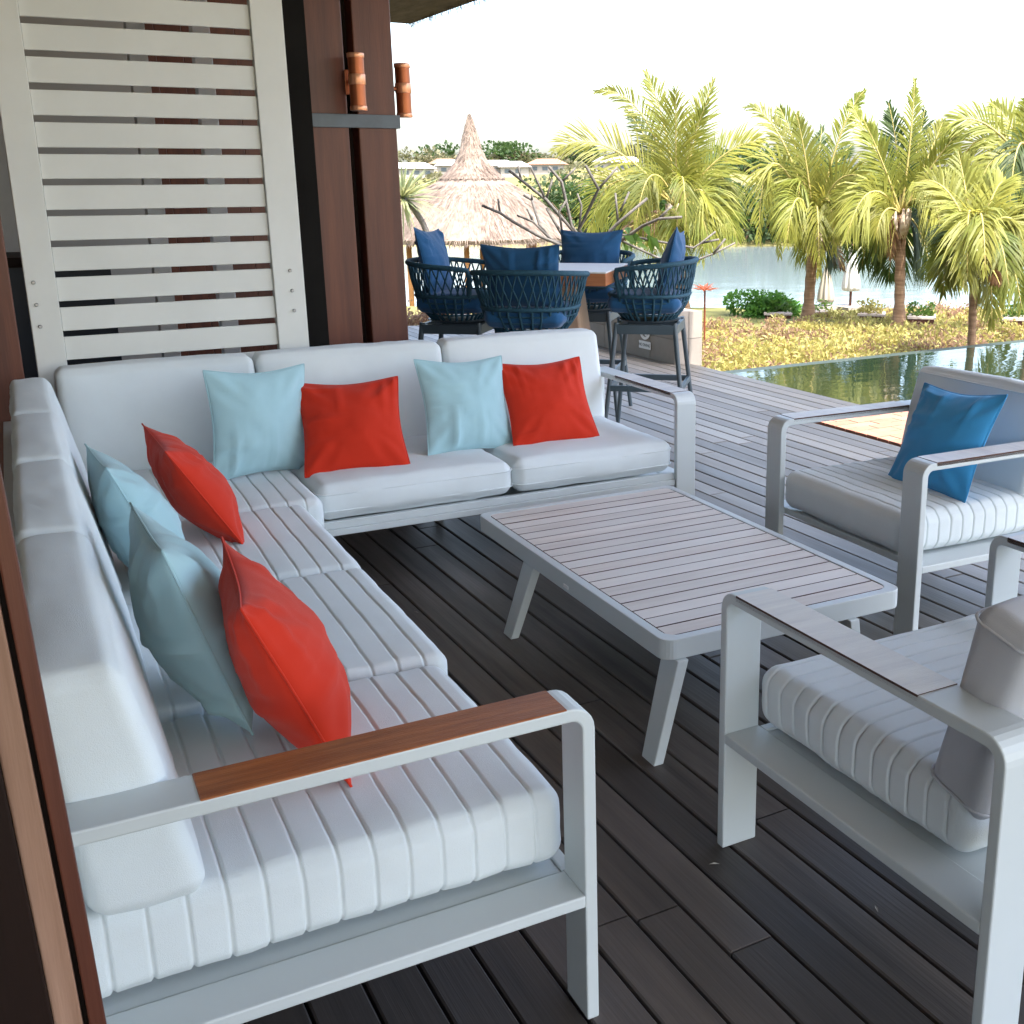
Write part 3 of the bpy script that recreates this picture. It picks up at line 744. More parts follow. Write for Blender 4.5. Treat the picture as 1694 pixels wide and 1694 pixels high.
# ------------------------------------------------------------------ rope bar stools round a bar table
def ring_pt(th, a, b, z):
    # th=0 is the back (+y); superellipse plan
    c, s_ = math.cos(th), math.sin(th); e = .82
    return Vector((a * math.copysign(abs(s_) ** e, s_), b * math.copysign(abs(c) ** e, c), z))
def make_stool():
    t = thing('bar_stool', 'x', 'bar stool', (0, 0, 0), 0, 'navy rope bar stools round the high table')
    A = rad(122)
    def rim(th): return ring_pt(th, .325, .295, 1.125 - .045 * (abs(th) / A) ** 2)
    def midr(th): return ring_pt(th, .275, .255, .915)
    def low(th, k): # k 0..1 from mid band to the bottom ring
        q = k ** 1.6; return ring_pt(th, .275 - .105 * q, .255 - .10 * q, .915 - .165 * k)
    pts = []
    N = 40
    end = [midr(A) * (1 - k) + rim(A) * k for k in (0, .4, .8)]
    pts = end + [rim(A - .06 - (2 * A - .12) * i / N) for i in range(N + 1)] + [midr(-A) * (1 - k) + rim(-A) * k for k in (.8, .4, 0)]
    MB().tube(pts, .0165, 8).build('rim', M['rope'], t, smooth=True, ang=60)
    mp_ = [midr(2 * math.pi * i / 40) for i in range(41)]
    MB().tube(mp_, .013, 8, caps=False).build('band', M['rope'], t, smooth=True)
    rw = MB(); n = 30
    for i in range(n + 1):
        a = -A + 2 * A * i / n
        for dlt in (-1.25, 1.25):
            j = i + dlt
            if j < 0 or j > n: continue
            b_ = -A + 2 * A * j / n
            p0, p1 = rim(a), midr(b_); md = (p0 + p1) / 2; out = Vector((md.x, md.y, 0)) * .02
            rw.tube([p0, md + out, p1], .0055, 5, caps=False)
    rw.build('rope_weave', M['rope'], t, smooth=True, kind='stuff')
    bw = MB()
    for i in range(32):
        a = 2 * math.pi * i / 32
        bw.tube([low(a, k / 5) for k in range(6)] + [Vector((0, 0, .748)) * .55 + low(a, 1) * .45], .0085, 5, caps=False)
    for k in (.28, .52, .76, 1):
        bw.tube([low(2 * math.pi * i / 36, k) * 1.005 for i in range(37)], .0058, 5, caps=False)
    bw.build('basket_weave', M['rope'], t, smooth=True, kind='stuff')
    MB().lathe([(.12, .742), (.19, .748), (.20, .757), (.12, .762)], 24).build('seat_pan', M['slate'], t, smooth=True, ang=40)
    cushion('seat_cushion', .46, .45, .10, M['navy'], t, (0, -.01, .865), r=.045, puff=.02, seed=3, wr=.006)
    # frame
    f = MB()
    for sx in (-1, 1): f.box(sx * .19 - .014, sx * .19 + .014, -.19, .19, .675, .735); f.box(-.175, .175, sx * .19 - .014, sx * .19 + .014, .675, .735)
    f.build('apron', M['slate'], t, bevel=.003)
    for sx in (-1, 1):
        for sy in (-1, 1):
            MB().tube([(sx * .185, sy * .185, .745), (sx * .265, sy * .265, 0)], [.0175, .014], 10).build('leg', M['slate'], t, smooth=True, ang=50)
    q = .265 - .08 * .33 / .745
    fr_ = MB()
    for sx in (-1, 1): fr_.box(sx * q - .012, sx * q + .012, -q, q, .312, .350); fr_.box(-q + .013, q - .013, sx * q - .011, sx * q + .011, .314, .348)
    fr_.build('footrest', M['slate'], t, bevel=.003)
    return t
stool0 = make_stool()
TD = rad(-40)      # table axis turned to the right
tcx, tcy = 3.23, 6.47
fwd = Vector((math.sin(rad(40)), math.cos(rad(40)), 0)); rgt = Vector((fwd.y, -fwd.x, 0))
spots = [
    ((2.775, 5.93), math.atan2(-(-fwd.x), -fwd.y) , 'front', 'navy rope bar stool showing its rounded back, directly behind the sofa'),
    ((3.745, 6.20), None, 'right', 'navy rope bar stool on the right side of the high table'),
    ((2.70, 6.88), None, 'left', 'navy rope bar stool beside the timber column'),
    ((3.72, 7.02), None, 'back', 'navy rope bar stool on the far side of the high table facing the camera'),
]
dirs = {'front': -fwd, 'right': rgt, 'left': -rgt, 'back': fwd}
for i, (p, _, k, lab) in enumerate(spots):
    dv = dirs[k]                       # direction of the stool's back (+y local)
    rz = math.atan2(-dv.x, dv.y)
    if i == 0: stool0.location = (*p, 0); stool0.rotation_euler = (0, 0, rz); stool0['label'] = lab
    else: dup(stool0, (*p, 0), rz, lab)
    # loose back cushion leaning in each stool
    b = Vector((*p, .90)) + dv * .10
    tilt = {'front': (.42, .30, 0), 'right': (.46, .22, .10), 'left': (.47, .22, -.06), 'back': (.42, .25, 0)}[k]
    pillow('back_pillow', {'front': 'navy pillow standing in the stool directly behind the sofa', 'right': 'navy pillow in the right-hand bar stool, its pointed corner up',
                           'left': 'navy pillow in the bar stool beside the timber column', 'back': 'navy pillow in the farthest bar stool, behind the table top'}[k],
           tilt[0] * .93, .15, M['navy'], b, rz, tilt[1], tilt[2], 50 + i, 'navy pillows in the bar stools', w=.45)
bt = thing('bar_table', 'square high bar table with grey top and orange wood edge', 'bar table', (tcx, tcy, 0), -rad(40))
MB().box(-.38, .38, -.38, .38, 1.075, 1.085).build('tabletop', M['faded'], bt, bevel=.003)
MB().box(-.378, .378, -.378, .378, 1.0, 1.0745).build('table_edge', mat('orange_teak', (.42, .17, .07), .5, .4, stretch=(1, 1, 9), vscale=5, col2=(.30, .11, .045)), bt, bevel=.003)
pv = []
for z, q in ((0, .24), (.999, .13)): pv += [(-q, -q, z), (q, -q, z), (q, q, z), (-q, q, z)]
MB().add(pv, [(0, 3, 2, 1), (4, 5, 6, 7), (0, 1, 5, 4), (1, 2, 6, 5), (2, 3, 7, 6), (3, 0, 4, 7)]).build('pedestal', mat('blond_wood', (.44, .31, .22), .55, .4, stretch=(8, 8, .6), vscale=3, col2=(.34, .22, .15)), bt, bevel=.006)

# ------------------------------------------------------------------ stone planter wall with sign, beyond the stools
sw = thing('planter_wall', 'low stone clad planter wall along the deck edge', 'wall', (5.40, 8.5, 0))
MB().box(.012, .285, .012, 4.0, -.4, .47).build('core', M['stone'], sw)
for j in range(9):
    MB().box(0, .0115, .003 + j * .44, .437 + j * .44, -.03, .225).build('stone_tile', M['stone'], sw, bevel=.002)
    MB().box(0, .0115, .003 + j * .44, .437 + j * .44, .230, .475).build('stone_tile', M['stone'], sw, bevel=.002)
for i in range(2):
    MB().box(.003 + i * .148, .145 + i * .148, 0, .0115, -.03, .225).build('stone_tile', M['stone'], sw, bevel=.002)
    MB().box(.003 + i * .148, .145 + i * .148, 0, .0115, .230, .475).build('stone_tile', M['stone'], sw, bevel=.002)
sg = thing('warning_sign', 'white round no diving sign on the low stone wall', 'sign', (5.392, 9.02, .27))
def ringmesh(r0, r1, n=36):
    mb = MB(); vs = []
    for k in range(n):
        a = 2 * math.pi * k / n
        for r in (r0, r1): vs += [(-.004, r * math.cos(a), r * math.sin(a)), (0.004, r * math.cos(a), r * math.sin(a))]
    fs = []
    for k in range(n):
        a, b = 4 * k, 4 * ((k + 1) % n)
        fs += [(a, b, b + 2, a + 2), (a + 1, a + 3, b + 3, b + 1), (a, a + 1, b + 1, b), (a + 2, b + 2, b + 3, a + 3)]
    return mb.add(vs, fs)
ringmesh(.072, .098).build('ring', M['sign'], sg)
MB().tube([(-.002, .062, .02), (-.002, .02, .035), (-.002, -.03, .0), (-.002, -.05, -.03)], .012, 6).build('pictogram', M['sign'], sg)
MB().lathe([(.018, -.003), (.018, .003)], 14, Matrix.Translation((-.001, -.02, -.045)) @ Matrix.Rotation(rad(90), 4, 'Y')).build('pictogram', M['sign'], sg)
MB().box(-.004, .003, -.105, .105, -.185, -.112).build('label_plate', M['sign'], sg, bevel=.004)
def text_mesh(txt, size, mtx, material, parent, name='lettering'):
    cu = bpy.data.curves.new('t', 'FONT'); cu.body = txt; cu.size = size; cu.align_x = 'CENTER'; cu.align_y = 'CENTER'; cu.extrude = .0006
    ob = bpy.data.objects.new('t', cu); COL.objects.link(ob); bpy.context.view_layer.update()
    me = bpy.data.meshes.new_from_object(ob.evaluated_get(bpy.context.evaluated_depsgraph_get())); bpy.data.objects.remove(ob); bpy.data.curves.remove(cu)
    me.materials.clear(); me.materials.append(material)
    o = link(name, me, parent); o.matrix_local = mtx; return o
text_mesh('NO DIVING', .040, Matrix.Translation((-.0048, 0, -.149)) @ Matrix(((0, 0, -1, 0), (-1, 0, 0, 0), (0, 1, 0, 0), (0, 0, 0, 1))), M['signg'], sg)

# ------------------------------------------------------------------ vegetation helpers
def leaf(mb, p, d, up, L, W, droop=.25):
    """leaf of two bent quads, 6 points"""
    d = d.normalized(); sd_ = d.cross(up)
    sd_ = sd_.normalized() if sd_.length > 1e-4 else Vector((1, 0, 0))
    m1 = p + d * L * .5; e = p + d * L + Vector((0, 0, -droop * L))
    b = len(mb.v)
    mb.v += [tuple(p), tuple(m1 + sd_ * W), tuple(m1 - sd_ * W), tuple(e)]
    mb.f += [(b, b + 1, b + 3), (b, b + 3, b + 2)]
def rvec():
    while True:
        v = Vector((rnd.uniform(-1, 1), rnd.uniform(-1, 1), rnd.uniform(-1, 1)))
        if .05 < v.length < 1: return v
def bush(name, label, cat, loc, rx, ry, rz, n, L, W, material, group=None, trunk=None, clumps=None, z0=None, jag=.35):
    t = thing(name, label, cat, loc, 0, group); mb = MB()
    nc = clumps or 14
    cl = [(Vector((rnd.uniform(-.75, .75) * rx, rnd.uniform(-.75, .75) * ry, (rnd.uniform(.15, .85)) * rz)), rnd.uniform(.28, .5)) for _ in range(nc)]
    for i in range(n):
        c, r = rnd.choice(cl); v = rvec(); v = v.normalized() * (v.length ** .4)
        p = c + Vector((v.x * r * rx, v.y * r * ry, v.z * r * rz * (1 + jag * rnd.random())))
        if p.z < .02: p.z = abs(p.z) * .5
        leaf(mb, p, v + rvec() * .8 + Vector((0, 0, .2)), rvec().normalized(), L * rnd.uniform(.6, 1.3), W * rnd.uniform(.7, 1.2))
    mb.build('crown', material, t, fixn=False)
    if trunk:
        tm = MB()
        tm.tube([(0, 0, -.3), (.02 * rx, 0, rz * .5)], [trunk, trunk * .6], 7)
        for c, r in cl[:6]: tm.tube([(.02 * rx, 0, rz * .2), tuple(c)], [trunk * .5, trunk * .2], 5)
        tm.build('trunk', M['bark'], t)
    return t
def bez(p, n):
    p = [Vector(q) for q in p]; out = []
    for i in range(n + 1):
        t = i / n; q = list(p)
        while len(q) > 1: q = [q[k] * (1 - t) + q[k + 1] * t for k in range(len(q) - 1)]
        out.append(q[0])
    return out
def frond(parent, pts, Ll, n, material, width=.0125, face=None, hang=.75, label=None):
    """feather palm leaf: rib plus two rows of narrow leaflets"""
    c = bez(pts, 24); mb = MB(); fo = None
    seglen = sum((c[i + 1] - c[i]).length for i in range(24))
    for side in (-1, 1):
        for i in range(n):
            t = .14 + .86 * (i + rnd.random() * .5) / n; k = t * 24; i0 = min(23, int(k)); p = c[i0].lerp(c[i0 + 1], k - i0)
            tg = (c[i0 + 1] - c[i0]).normalized()
            up = face if face is not None else Vector((0, 0, 1))
            s_ = tg.cross(up)
            s_ = s_.normalized() if s_.length > .15 else Vector((1, .3, 0)).normalized()
            ang = rad(62 - 38 * t + rnd.uniform(-9, 9))
            d = tg * math.cos(ang) + s_ * side * math.sin(ang) + up * rnd.uniform(-.15, .38)
            if rnd.random() < .06: continue
            d.normalize()
            L = Ll * (math.sin(min(1, .22 + t * .86) * math.pi) ** .6 * .85 + .22) * rnd.uniform(.82, 1.1)
            nrm = d.cross(tg); nrm = nrm.normalized() if nrm.length > 1e-3 else Vector((0, 0, 1))
            wv = d.cross(nrm).normalized() * width * rnd.uniform(.75, 1.1)
            h = hang * rnd.uniform(.6, 1.3)
            q1 = p + d * L * .35; q2 = p + d * L * .7 + Vector((0, 0, -h * L * .20)); q3 = p + d * L + Vector((0, 0, -h * L * .55))
            b = len(mb.v)
            mb.v += [tuple(p + wv * .35), tuple(p - wv * .35), tuple(q1 + wv), tuple(q1 - wv), tuple(q2 + wv * .8), tuple(q2 - wv * .8), tuple(q3)]
            mb.f += [(b, b + 1, b + 3, b + 2), (b + 2, b + 3, b + 5, b + 4), (b + 4, b + 5, b + 6)]
    o = mb.build('frond', material, parent, fixn=False)
    rm2 = MB().tube([tuple(q) for q in c[::2]], [.022 * (1 - .85 * k / 12) for k in range(13)], 5)
    rm2.build('rib', M['rachis'], o, smooth=True)
    return o
VR = lambda d_: None
def palm(label, crown, base, D_, fr_list, trunk_r, group='coconut palms beyond the pool', Ll=.5, n=46, extra_low=6, seed=1):
    """crown/base/frond tips given as photo directions, each at its own distance"""
    global rnd
    old = rnd; rnd = random.Random(seed)
    B = at(*base, D_); C = at(*crown, D_); B = Vector((B.x, B.y, ground_z(B.x, B.y)))
    t = thing('coconut_palm', label, 'palm tree', B, 0, group)
    c = C - B
    bend = [Vector((0, 0, -.15)), Vector((c.x * .15, c.y * .15, c.z * .3)), Vector((c.x * .6, c.y * .6, c.z * .65)), c]
    tp = bez(bend, 14); tm = MB()
    tm.tube(tp, [trunk_r * (1.45 - .8 * min(1, k / 5)) * (1 + .07 * (k % 2)) if k < 5 else trunk_r * (.78 + .1 * (k % 2)) for k in range(15)], 12)
    tm.build('trunk', M['bark'], t, smooth=True)
    bs = MB()
    for k in range(9):
        a = k * 2.4; r = trunk_r
        o0 = c + Vector((math.cos(a) * r * .6, math.sin(a) * r * .6, -.32)); o1 = c + Vector((math.cos(a) * r * 1.5, math.sin(a) * r * 1.5, .08))
        bs.tube([o0, (o0 + o1) / 2 + Vector((math.cos(a) * .02, math.sin(a) * .02, 0)), o1], [r * .5, r * .42, r * .2], 6)
    bs.build('leaf_base', M['bark_w'], t, smooth=True)
    for tip, mid, dd, mt_, Lm in fr_list:
        T = at(*tip, D_ + dd) - B; Mi = at(*mid, D_ + dd * .5) - B
        c1 = Mi * 2 - (c + T) * .5                                     # passes near the mid point
        ff = Vector((-SX, -SY, .55)).normalized()
        frond(t, [c, c1, T], Ll * Lm * 1.12, int(n * 1.2), M[mt_], face=(ff + rvec() * .45).normalized(), hang=rnd.uniform(.2, .45) if tip[1] < crown[1] - 60 else rnd.uniform(.55, 1.0))
    wpx = max(abs(f[0][0] - crown[0]) for f in fr_list)
    for k in range(7):
        a = rnd.uniform(-1, 1); px = crown[0] + a * wpx * rnd.uniform(.45, .85); dead = k >= 6
        py = crown[1] + (rnd.uniform(30, 85) if not dead else 80) - abs(a) * 25
        up_ = rnd.uniform(-70, 15) if not dead else 25
        dd = rnd.uniform(-1.1, 1.1)
        T = at(px, py, D_ + dd) - B; Mi = at(crown[0] + (px - crown[0]) * .6, crown[1] + up_, D_ + dd * .6) - B
        c1 = Mi * 2 - (c + T) * .5
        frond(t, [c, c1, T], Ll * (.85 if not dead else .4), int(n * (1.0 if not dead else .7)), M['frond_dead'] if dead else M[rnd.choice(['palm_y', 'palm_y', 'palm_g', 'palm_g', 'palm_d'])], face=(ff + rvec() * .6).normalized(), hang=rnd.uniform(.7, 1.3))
    rnd = old
    return t
ALL = []
# each frond: (tip px, mid px, depth offset, material, leaflet scale)
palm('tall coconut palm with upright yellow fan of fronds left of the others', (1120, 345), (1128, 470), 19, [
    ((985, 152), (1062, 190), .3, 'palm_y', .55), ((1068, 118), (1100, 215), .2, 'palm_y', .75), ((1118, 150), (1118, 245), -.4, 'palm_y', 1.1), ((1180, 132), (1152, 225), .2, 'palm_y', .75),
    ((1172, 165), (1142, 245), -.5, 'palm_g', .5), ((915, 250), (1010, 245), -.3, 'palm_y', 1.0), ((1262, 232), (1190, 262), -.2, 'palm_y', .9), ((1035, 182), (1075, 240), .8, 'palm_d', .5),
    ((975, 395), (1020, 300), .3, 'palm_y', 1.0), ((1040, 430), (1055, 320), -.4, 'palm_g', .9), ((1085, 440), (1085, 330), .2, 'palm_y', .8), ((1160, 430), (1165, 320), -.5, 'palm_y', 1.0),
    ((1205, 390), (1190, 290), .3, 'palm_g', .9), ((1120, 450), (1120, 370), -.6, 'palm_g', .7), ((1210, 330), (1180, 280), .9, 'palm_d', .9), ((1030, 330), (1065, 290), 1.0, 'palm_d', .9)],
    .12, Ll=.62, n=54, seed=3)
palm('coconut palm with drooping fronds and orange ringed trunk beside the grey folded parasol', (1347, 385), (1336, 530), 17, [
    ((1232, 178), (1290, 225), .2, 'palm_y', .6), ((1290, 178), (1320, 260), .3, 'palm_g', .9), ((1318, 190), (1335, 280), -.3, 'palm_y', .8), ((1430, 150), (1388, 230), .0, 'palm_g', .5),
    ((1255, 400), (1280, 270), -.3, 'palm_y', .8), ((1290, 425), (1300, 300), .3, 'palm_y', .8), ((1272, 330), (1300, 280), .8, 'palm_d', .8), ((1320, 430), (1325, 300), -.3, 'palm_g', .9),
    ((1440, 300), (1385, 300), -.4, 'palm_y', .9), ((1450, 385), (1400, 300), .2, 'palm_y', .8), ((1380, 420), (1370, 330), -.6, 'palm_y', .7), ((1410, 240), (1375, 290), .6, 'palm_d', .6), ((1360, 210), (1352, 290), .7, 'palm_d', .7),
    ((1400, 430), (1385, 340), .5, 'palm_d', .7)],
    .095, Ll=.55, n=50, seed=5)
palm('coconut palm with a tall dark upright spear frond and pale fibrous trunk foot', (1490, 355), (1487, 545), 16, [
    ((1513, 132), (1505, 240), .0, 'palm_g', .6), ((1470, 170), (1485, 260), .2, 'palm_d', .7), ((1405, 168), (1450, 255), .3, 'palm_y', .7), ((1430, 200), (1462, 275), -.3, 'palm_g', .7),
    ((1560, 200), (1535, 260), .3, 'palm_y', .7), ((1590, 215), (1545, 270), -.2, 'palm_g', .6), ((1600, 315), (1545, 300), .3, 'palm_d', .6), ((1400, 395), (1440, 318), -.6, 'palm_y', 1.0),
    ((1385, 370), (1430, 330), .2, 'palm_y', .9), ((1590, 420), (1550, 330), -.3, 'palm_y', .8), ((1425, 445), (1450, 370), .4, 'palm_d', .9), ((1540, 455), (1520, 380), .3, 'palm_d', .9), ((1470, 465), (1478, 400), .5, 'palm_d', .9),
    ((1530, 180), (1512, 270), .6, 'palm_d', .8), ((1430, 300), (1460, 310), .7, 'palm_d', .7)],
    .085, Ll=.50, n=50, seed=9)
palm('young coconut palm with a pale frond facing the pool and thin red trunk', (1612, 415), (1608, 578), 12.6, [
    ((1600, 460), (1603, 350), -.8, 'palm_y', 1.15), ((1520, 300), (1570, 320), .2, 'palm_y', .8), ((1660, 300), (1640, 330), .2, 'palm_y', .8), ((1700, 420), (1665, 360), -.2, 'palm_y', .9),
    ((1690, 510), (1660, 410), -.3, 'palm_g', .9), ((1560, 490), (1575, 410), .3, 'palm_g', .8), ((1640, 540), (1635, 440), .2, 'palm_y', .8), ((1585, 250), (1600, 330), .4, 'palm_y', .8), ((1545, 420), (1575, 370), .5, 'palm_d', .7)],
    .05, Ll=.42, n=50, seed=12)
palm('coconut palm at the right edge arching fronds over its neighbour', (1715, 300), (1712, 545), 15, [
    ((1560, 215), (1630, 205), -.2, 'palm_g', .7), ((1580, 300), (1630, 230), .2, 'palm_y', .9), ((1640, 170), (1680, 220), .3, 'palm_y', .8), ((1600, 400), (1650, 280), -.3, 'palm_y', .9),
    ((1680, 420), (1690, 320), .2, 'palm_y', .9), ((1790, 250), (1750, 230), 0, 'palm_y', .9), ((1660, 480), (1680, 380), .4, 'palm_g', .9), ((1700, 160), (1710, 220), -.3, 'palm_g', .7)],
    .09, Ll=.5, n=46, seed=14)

# frangipani, bare candelabra branches
FD = 13.5
fb = at(985, 440, FD); fz = ground_z(fb.x, fb.y)
ft = thing('frangipani_tree', 'bare frangipani tree with forked grey branches behind the high table', 'tree', (fb.x, fb.y, -.3))
def fpt(p, dd): return at(p[0], p[1], FD + dd) - Vector((fb.x, fb.y, -.3))
hub = (985, 425)
brs = [[hub, (945, 378), (903, 330), (865, 300), (842, 282)], [(862, 297), (857, 274)], [(903, 331), (914, 297)], [(901, 327), (878, 276)], [hub, (946, 375), (929, 301), (908, 276)], [(929, 301), (952, 278)],
       [hub, (945, 412), (891, 390), (853, 369), (827, 352), (798, 340)], [(827, 352), (824, 329)], [hub, (912, 397), (893, 373), (887, 354), (880, 331), (867, 323)], [(880, 331), (880, 321)], [(912, 397), (882, 367), (855, 356)],
       [hub, (931, 390), (904, 344)], [hub, (958, 380), (982, 330), (990, 313), (969, 274)], [(990, 313), (1022, 276)], [hub, (1010, 381), (1026, 366), (1071, 328)], [(1022, 365), (1018, 319)], [(1026, 350), (1041, 317)],
       [hub, (1050, 383), (1063, 374), (1090, 362), (1128, 359)], [(1090, 362), (1112, 340)], [(1010, 385), (1147, 410), (1160, 402), (1184, 383)], [(1010, 390), (1100, 432), (1147, 432), (1180, 420), (1216, 402)], [(1180, 420), (1200, 395)], [(1160, 402), (1190, 396)],
       [(931, 390), (925, 350), (938, 330)], [(882, 367), (872, 345)], [(958, 380), (962, 340), (955, 320)]]
fmb = MB()
for i, b in enumerate(brs):
    dd = rnd.uniform(-.6, .6)
    fmb.tube([fpt(p, dd * (k / max(1, len(b) - 1)) if b[0] == hub else dd * .6) for k, p in enumerate(b)], [(.022 if b[0] == hub else .015) * (1 - .35 * k / len(b)) for k in range(len(b))], 7)
fmb.tube([(0, 0, -.2), fpt(hub, 0)], [.045, .03], 8)
fmb.build('branches', M['branch_d'], ft, smooth=True)
lm = MB()
for p in ((1040, 388), (1065, 400), (1052, 405), (1030, 400), (955, 415), (1075, 392)):
    for k in range(3): leaf(lm, fpt(p, rnd.uniform(-.3, .3)), rvec() + Vector((0, 0, .3)), Vector((-SX, -SY, .3)), .22, .045)
lm.build('leaves', M['leaf_g'], ft, fixn=False)

# thatched hut on the lake shore
hc = at(785, 400, 30)
hut = thing('thatched_hut', 'round thatched hut with pointed straw cap on the lake shore', 'hut', (hc.x, hc.y, -2.2))
def hz(py): return at(785, py, 30).z + 2.2
def streaky(prof, n, name, jit):
    mb = MB(); N = n; P = []
    for (r, z) in prof:
        for k in range(N):
            a = 2 * math.pi * k / N
            rr = r + jit * (.5 * noise.noise(Vector((math.cos(a) * 9, math.sin(a) * 9, z * .6))) + (rnd.random() - .5) * .5)
            P.append((rr * math.cos(a), rr * math.sin(a), z + (rnd.random() - .5) * jit * .5))
    fs = []
    for i in range(len(prof) - 1):
        for k in range(N): fs.append((i * N + k, i * N + (k + 1) % N, (i + 1) * N + (k + 1) % N, (i + 1) * N + k))
    mb.add(P, fs); return mb.build(name, M['thatch'], hut, smooth=True, ang=50)
def interp(prof, m_):
    out = []
    for i in range(len(prof) - 1):
        for k in range(m_): t = k / m_; out.append((prof[i][0] * (1 - t) + prof[i + 1][0] * t, prof[i][1] * (1 - t) + prof[i + 1][1] * t))
    return out + [prof[-1]]
streaky(interp([(.0, hz(388)), (2.45, hz(392)), (2.62, hz(397)), (2.68, hz(390)), (2.30, hz(368)), (1.75, hz(335)), (1.0, hz(304)), (.6, hz(290)), (0, hz(285))], 3), 150, 'thatch_roof', .06)
streaky(interp([(.0, hz(296)), (.74, hz(299)), (.84, hz(296)), (.66, hz(286)), (.42, hz(268)), (.27, hz(248)), (.19, hz(225)), (.10, hz(204)), (.03, hz(190)), (.0, hz(189))], 3), 110, 'thatch_cap', .05)
fg = MB()
for r, z, nn, L in ((2.62, hz(394), 1500, .16), (.83, hz(296), 500, .10)):
    for i in range(nn):
        a = rnd.uniform(0, 6.283); p = Vector((r * math.cos(a), r * math.sin(a), z + rnd.uniform(-.03, .05))); q = p + Vector((math.cos(a) * .05, math.sin(a) * .05, -L * rnd.uniform(.4, 1.2)))
        s_ = Vector((-math.sin(a), math.cos(a), 0)) * .012; fg.add([p - s_, p + s_, q], [(0, 1, 2)])
fg.build('thatch_fringe', M['thatch'], hut, kind='stuff', fixn=False)
st = MB()
rp = [(2.68, hz(390)), (2.30, hz(368)), (1.75, hz(335)), (1.0, hz(304))]; cpf = [(.84, hz(296)), (.66, hz(286)), (.42, hz(268)), (.27, hz(248)), (.19, hz(225)), (.10, hz(204))]
for prof, cnt, L in ((rp, 5200, .34), (cpf, 1500, .2)):
    for i in range(cnt):
        j = rnd.choices(range(len(prof) - 1), [abs(prof[q][0] ** 2 - prof[q + 1][0] ** 2) + .05 for q in range(len(prof) - 1)])[0]; k = rnd.random()
        r = prof[j][0] * (1 - k) + prof[j + 1][0] * k; z = prof[j][1] * (1 - k) + prof[j + 1][1] * k
        dv = Vector((prof[j][0] - prof[j + 1][0], 0, prof[j][1] - prof[j + 1][1])).normalized()
        a = rnd.uniform(0, 6.283); ca, sa_ = math.cos(a), math.sin(a); lift = rnd.uniform(.015, .05)
        p = Vector((r * ca, r * sa_, z + .012)); q = p + Vector((dv.x * ca, dv.x * sa_, dv.z)) * L * rnd.uniform(.5, 1.1) + Vector((ca, sa_, 1)) * lift + Vector((-sa_, ca, 0)) * rnd.uniform(-.05, .05)
        s_ = Vector((-sa_, ca, 0)) * .009; st.add([p - s_, p + s_, q], [(0, 1, 2)])
st.build('straw', M['straw'], hut, kind='stuff', fixn=False)
for k in range(8):
    a = k * math.pi / 4 + .3
    MB().tube([(2.1 * math.cos(a), 2.1 * math.sin(a), -.4), (2.1 * math.cos(a), 2.1 * math.sin(a), hz(388))], .07, 8).build('post', mat('hut_post%d' % k, (.40, .19, .06), .7, .3, var=.3) if k == 0 else bpy.data.materials['hut_post0'], hut, smooth=True)
MB().lathe([(2.3, -.6), (2.3, -.05), (2.2, 0)], 32).build('floor_platform', M['planter'], hut)

# spiky palm-like plant beside the column
yb = at(712, 400, 20.5); yz = -.6
yu = thing('yucca', 'spiky pale-leaved yucca with a bent stem right of the column', 'plant', (yb.x, yb.y, yz))
def yp(px, py, d=20.5): return at(px, py, d) - Vector((yb.x, yb.y, yz))
MB().tube([(0, 0, -.1), yp(712, 400), yp(700, 370), yp(685, 345), yp(668, 330)], [.08, .06, .055, .055, .06], 8).build('stem', M['branch_d'], yu, smooth=True)
ym = MB(); yc = yp(666, 328)
for i in range(130):
    v = rvec().normalized(); v = (v + Vector((.25, -.1, .45))).normalized()
    L = rnd.uniform(.5, .88); s_ = v.cross(Vector((0, 0, 1)).lerp(rvec(), .4)).normalized() * .02
    e = yc + v * L + Vector((0, 0, -.10 * L)); md = yc + v * L * .5
    b = len(ym.v); ym.v += [tuple(yc + s_ * .6), tuple(yc - s_ * .6), tuple(md + s_), tuple(md - s_), tuple(e)]; ym.f += [(b, b + 1, b + 3, b + 2), (b + 2, b + 3, b + 4)]
ym.build('leaves', leafmat('yucca_leaf', (.34, .34, .19), (.10, .17, .09), (.30, .30, .14), 5), yu, fixn=False)

# shrub bed behind the pool and at the end of the deck (ground cover)
def cover(name, label, pts_fn, n, L, W, mats_, parts):
    t = thing(name, label, 'shrubs', (0, 0, 0)); t['kind'] = 'stuff'
def groundcover(name, material, n, fn, L, W, label):
    mb = MB()
    for i in range(n):
        p, up = fn()
        leaf(mb, p, rvec() + Vector((0, 0, .55)), rvec().normalized(), L * rnd.uniform(.6, 1.3), W * rnd.uniform(.7, 1.2), .15)
    o = mb.build(name, material, None, kind='stuff', fixn=False); tag(o, label, 'ground cover'); return o
def bedh(x, y): return .30 + .22 * noise.noise(Vector((x * 1.3, y * 1.3, 2))) + .10 * noise.noise(Vector((x * 4, y * 4, 5)))
clum = [(rnd.uniform(5.8, 13.5), 8.72 + 4.5 * rnd.random() ** 1.25, rnd.uniform(.10, .2)) for _ in range(520)]
def bed_fn(sel):
    def f():
        while True:
            cx_, cy_, r = rnd.choice(clum)
            k = noise.noise(Vector((cx_ * .6, cy_ * .9, 9))) + (cy_ - 10.2) * .10
            if (k > 0) != sel and rnd.random() < .8: continue
            v = rvec().normalized(); v.z = abs(v.z)
            h = max(.10, bedh(cx_, cy_)) * (.62 if 9.3 < cy_ < 11 else .5 if cy_ < 9.3 else .36)
            return Vector((cx_ + v.x * r, cy_ + v.y * r, -.40 + v.z * h * rnd.uniform(.35, 1.15))), v
    return f
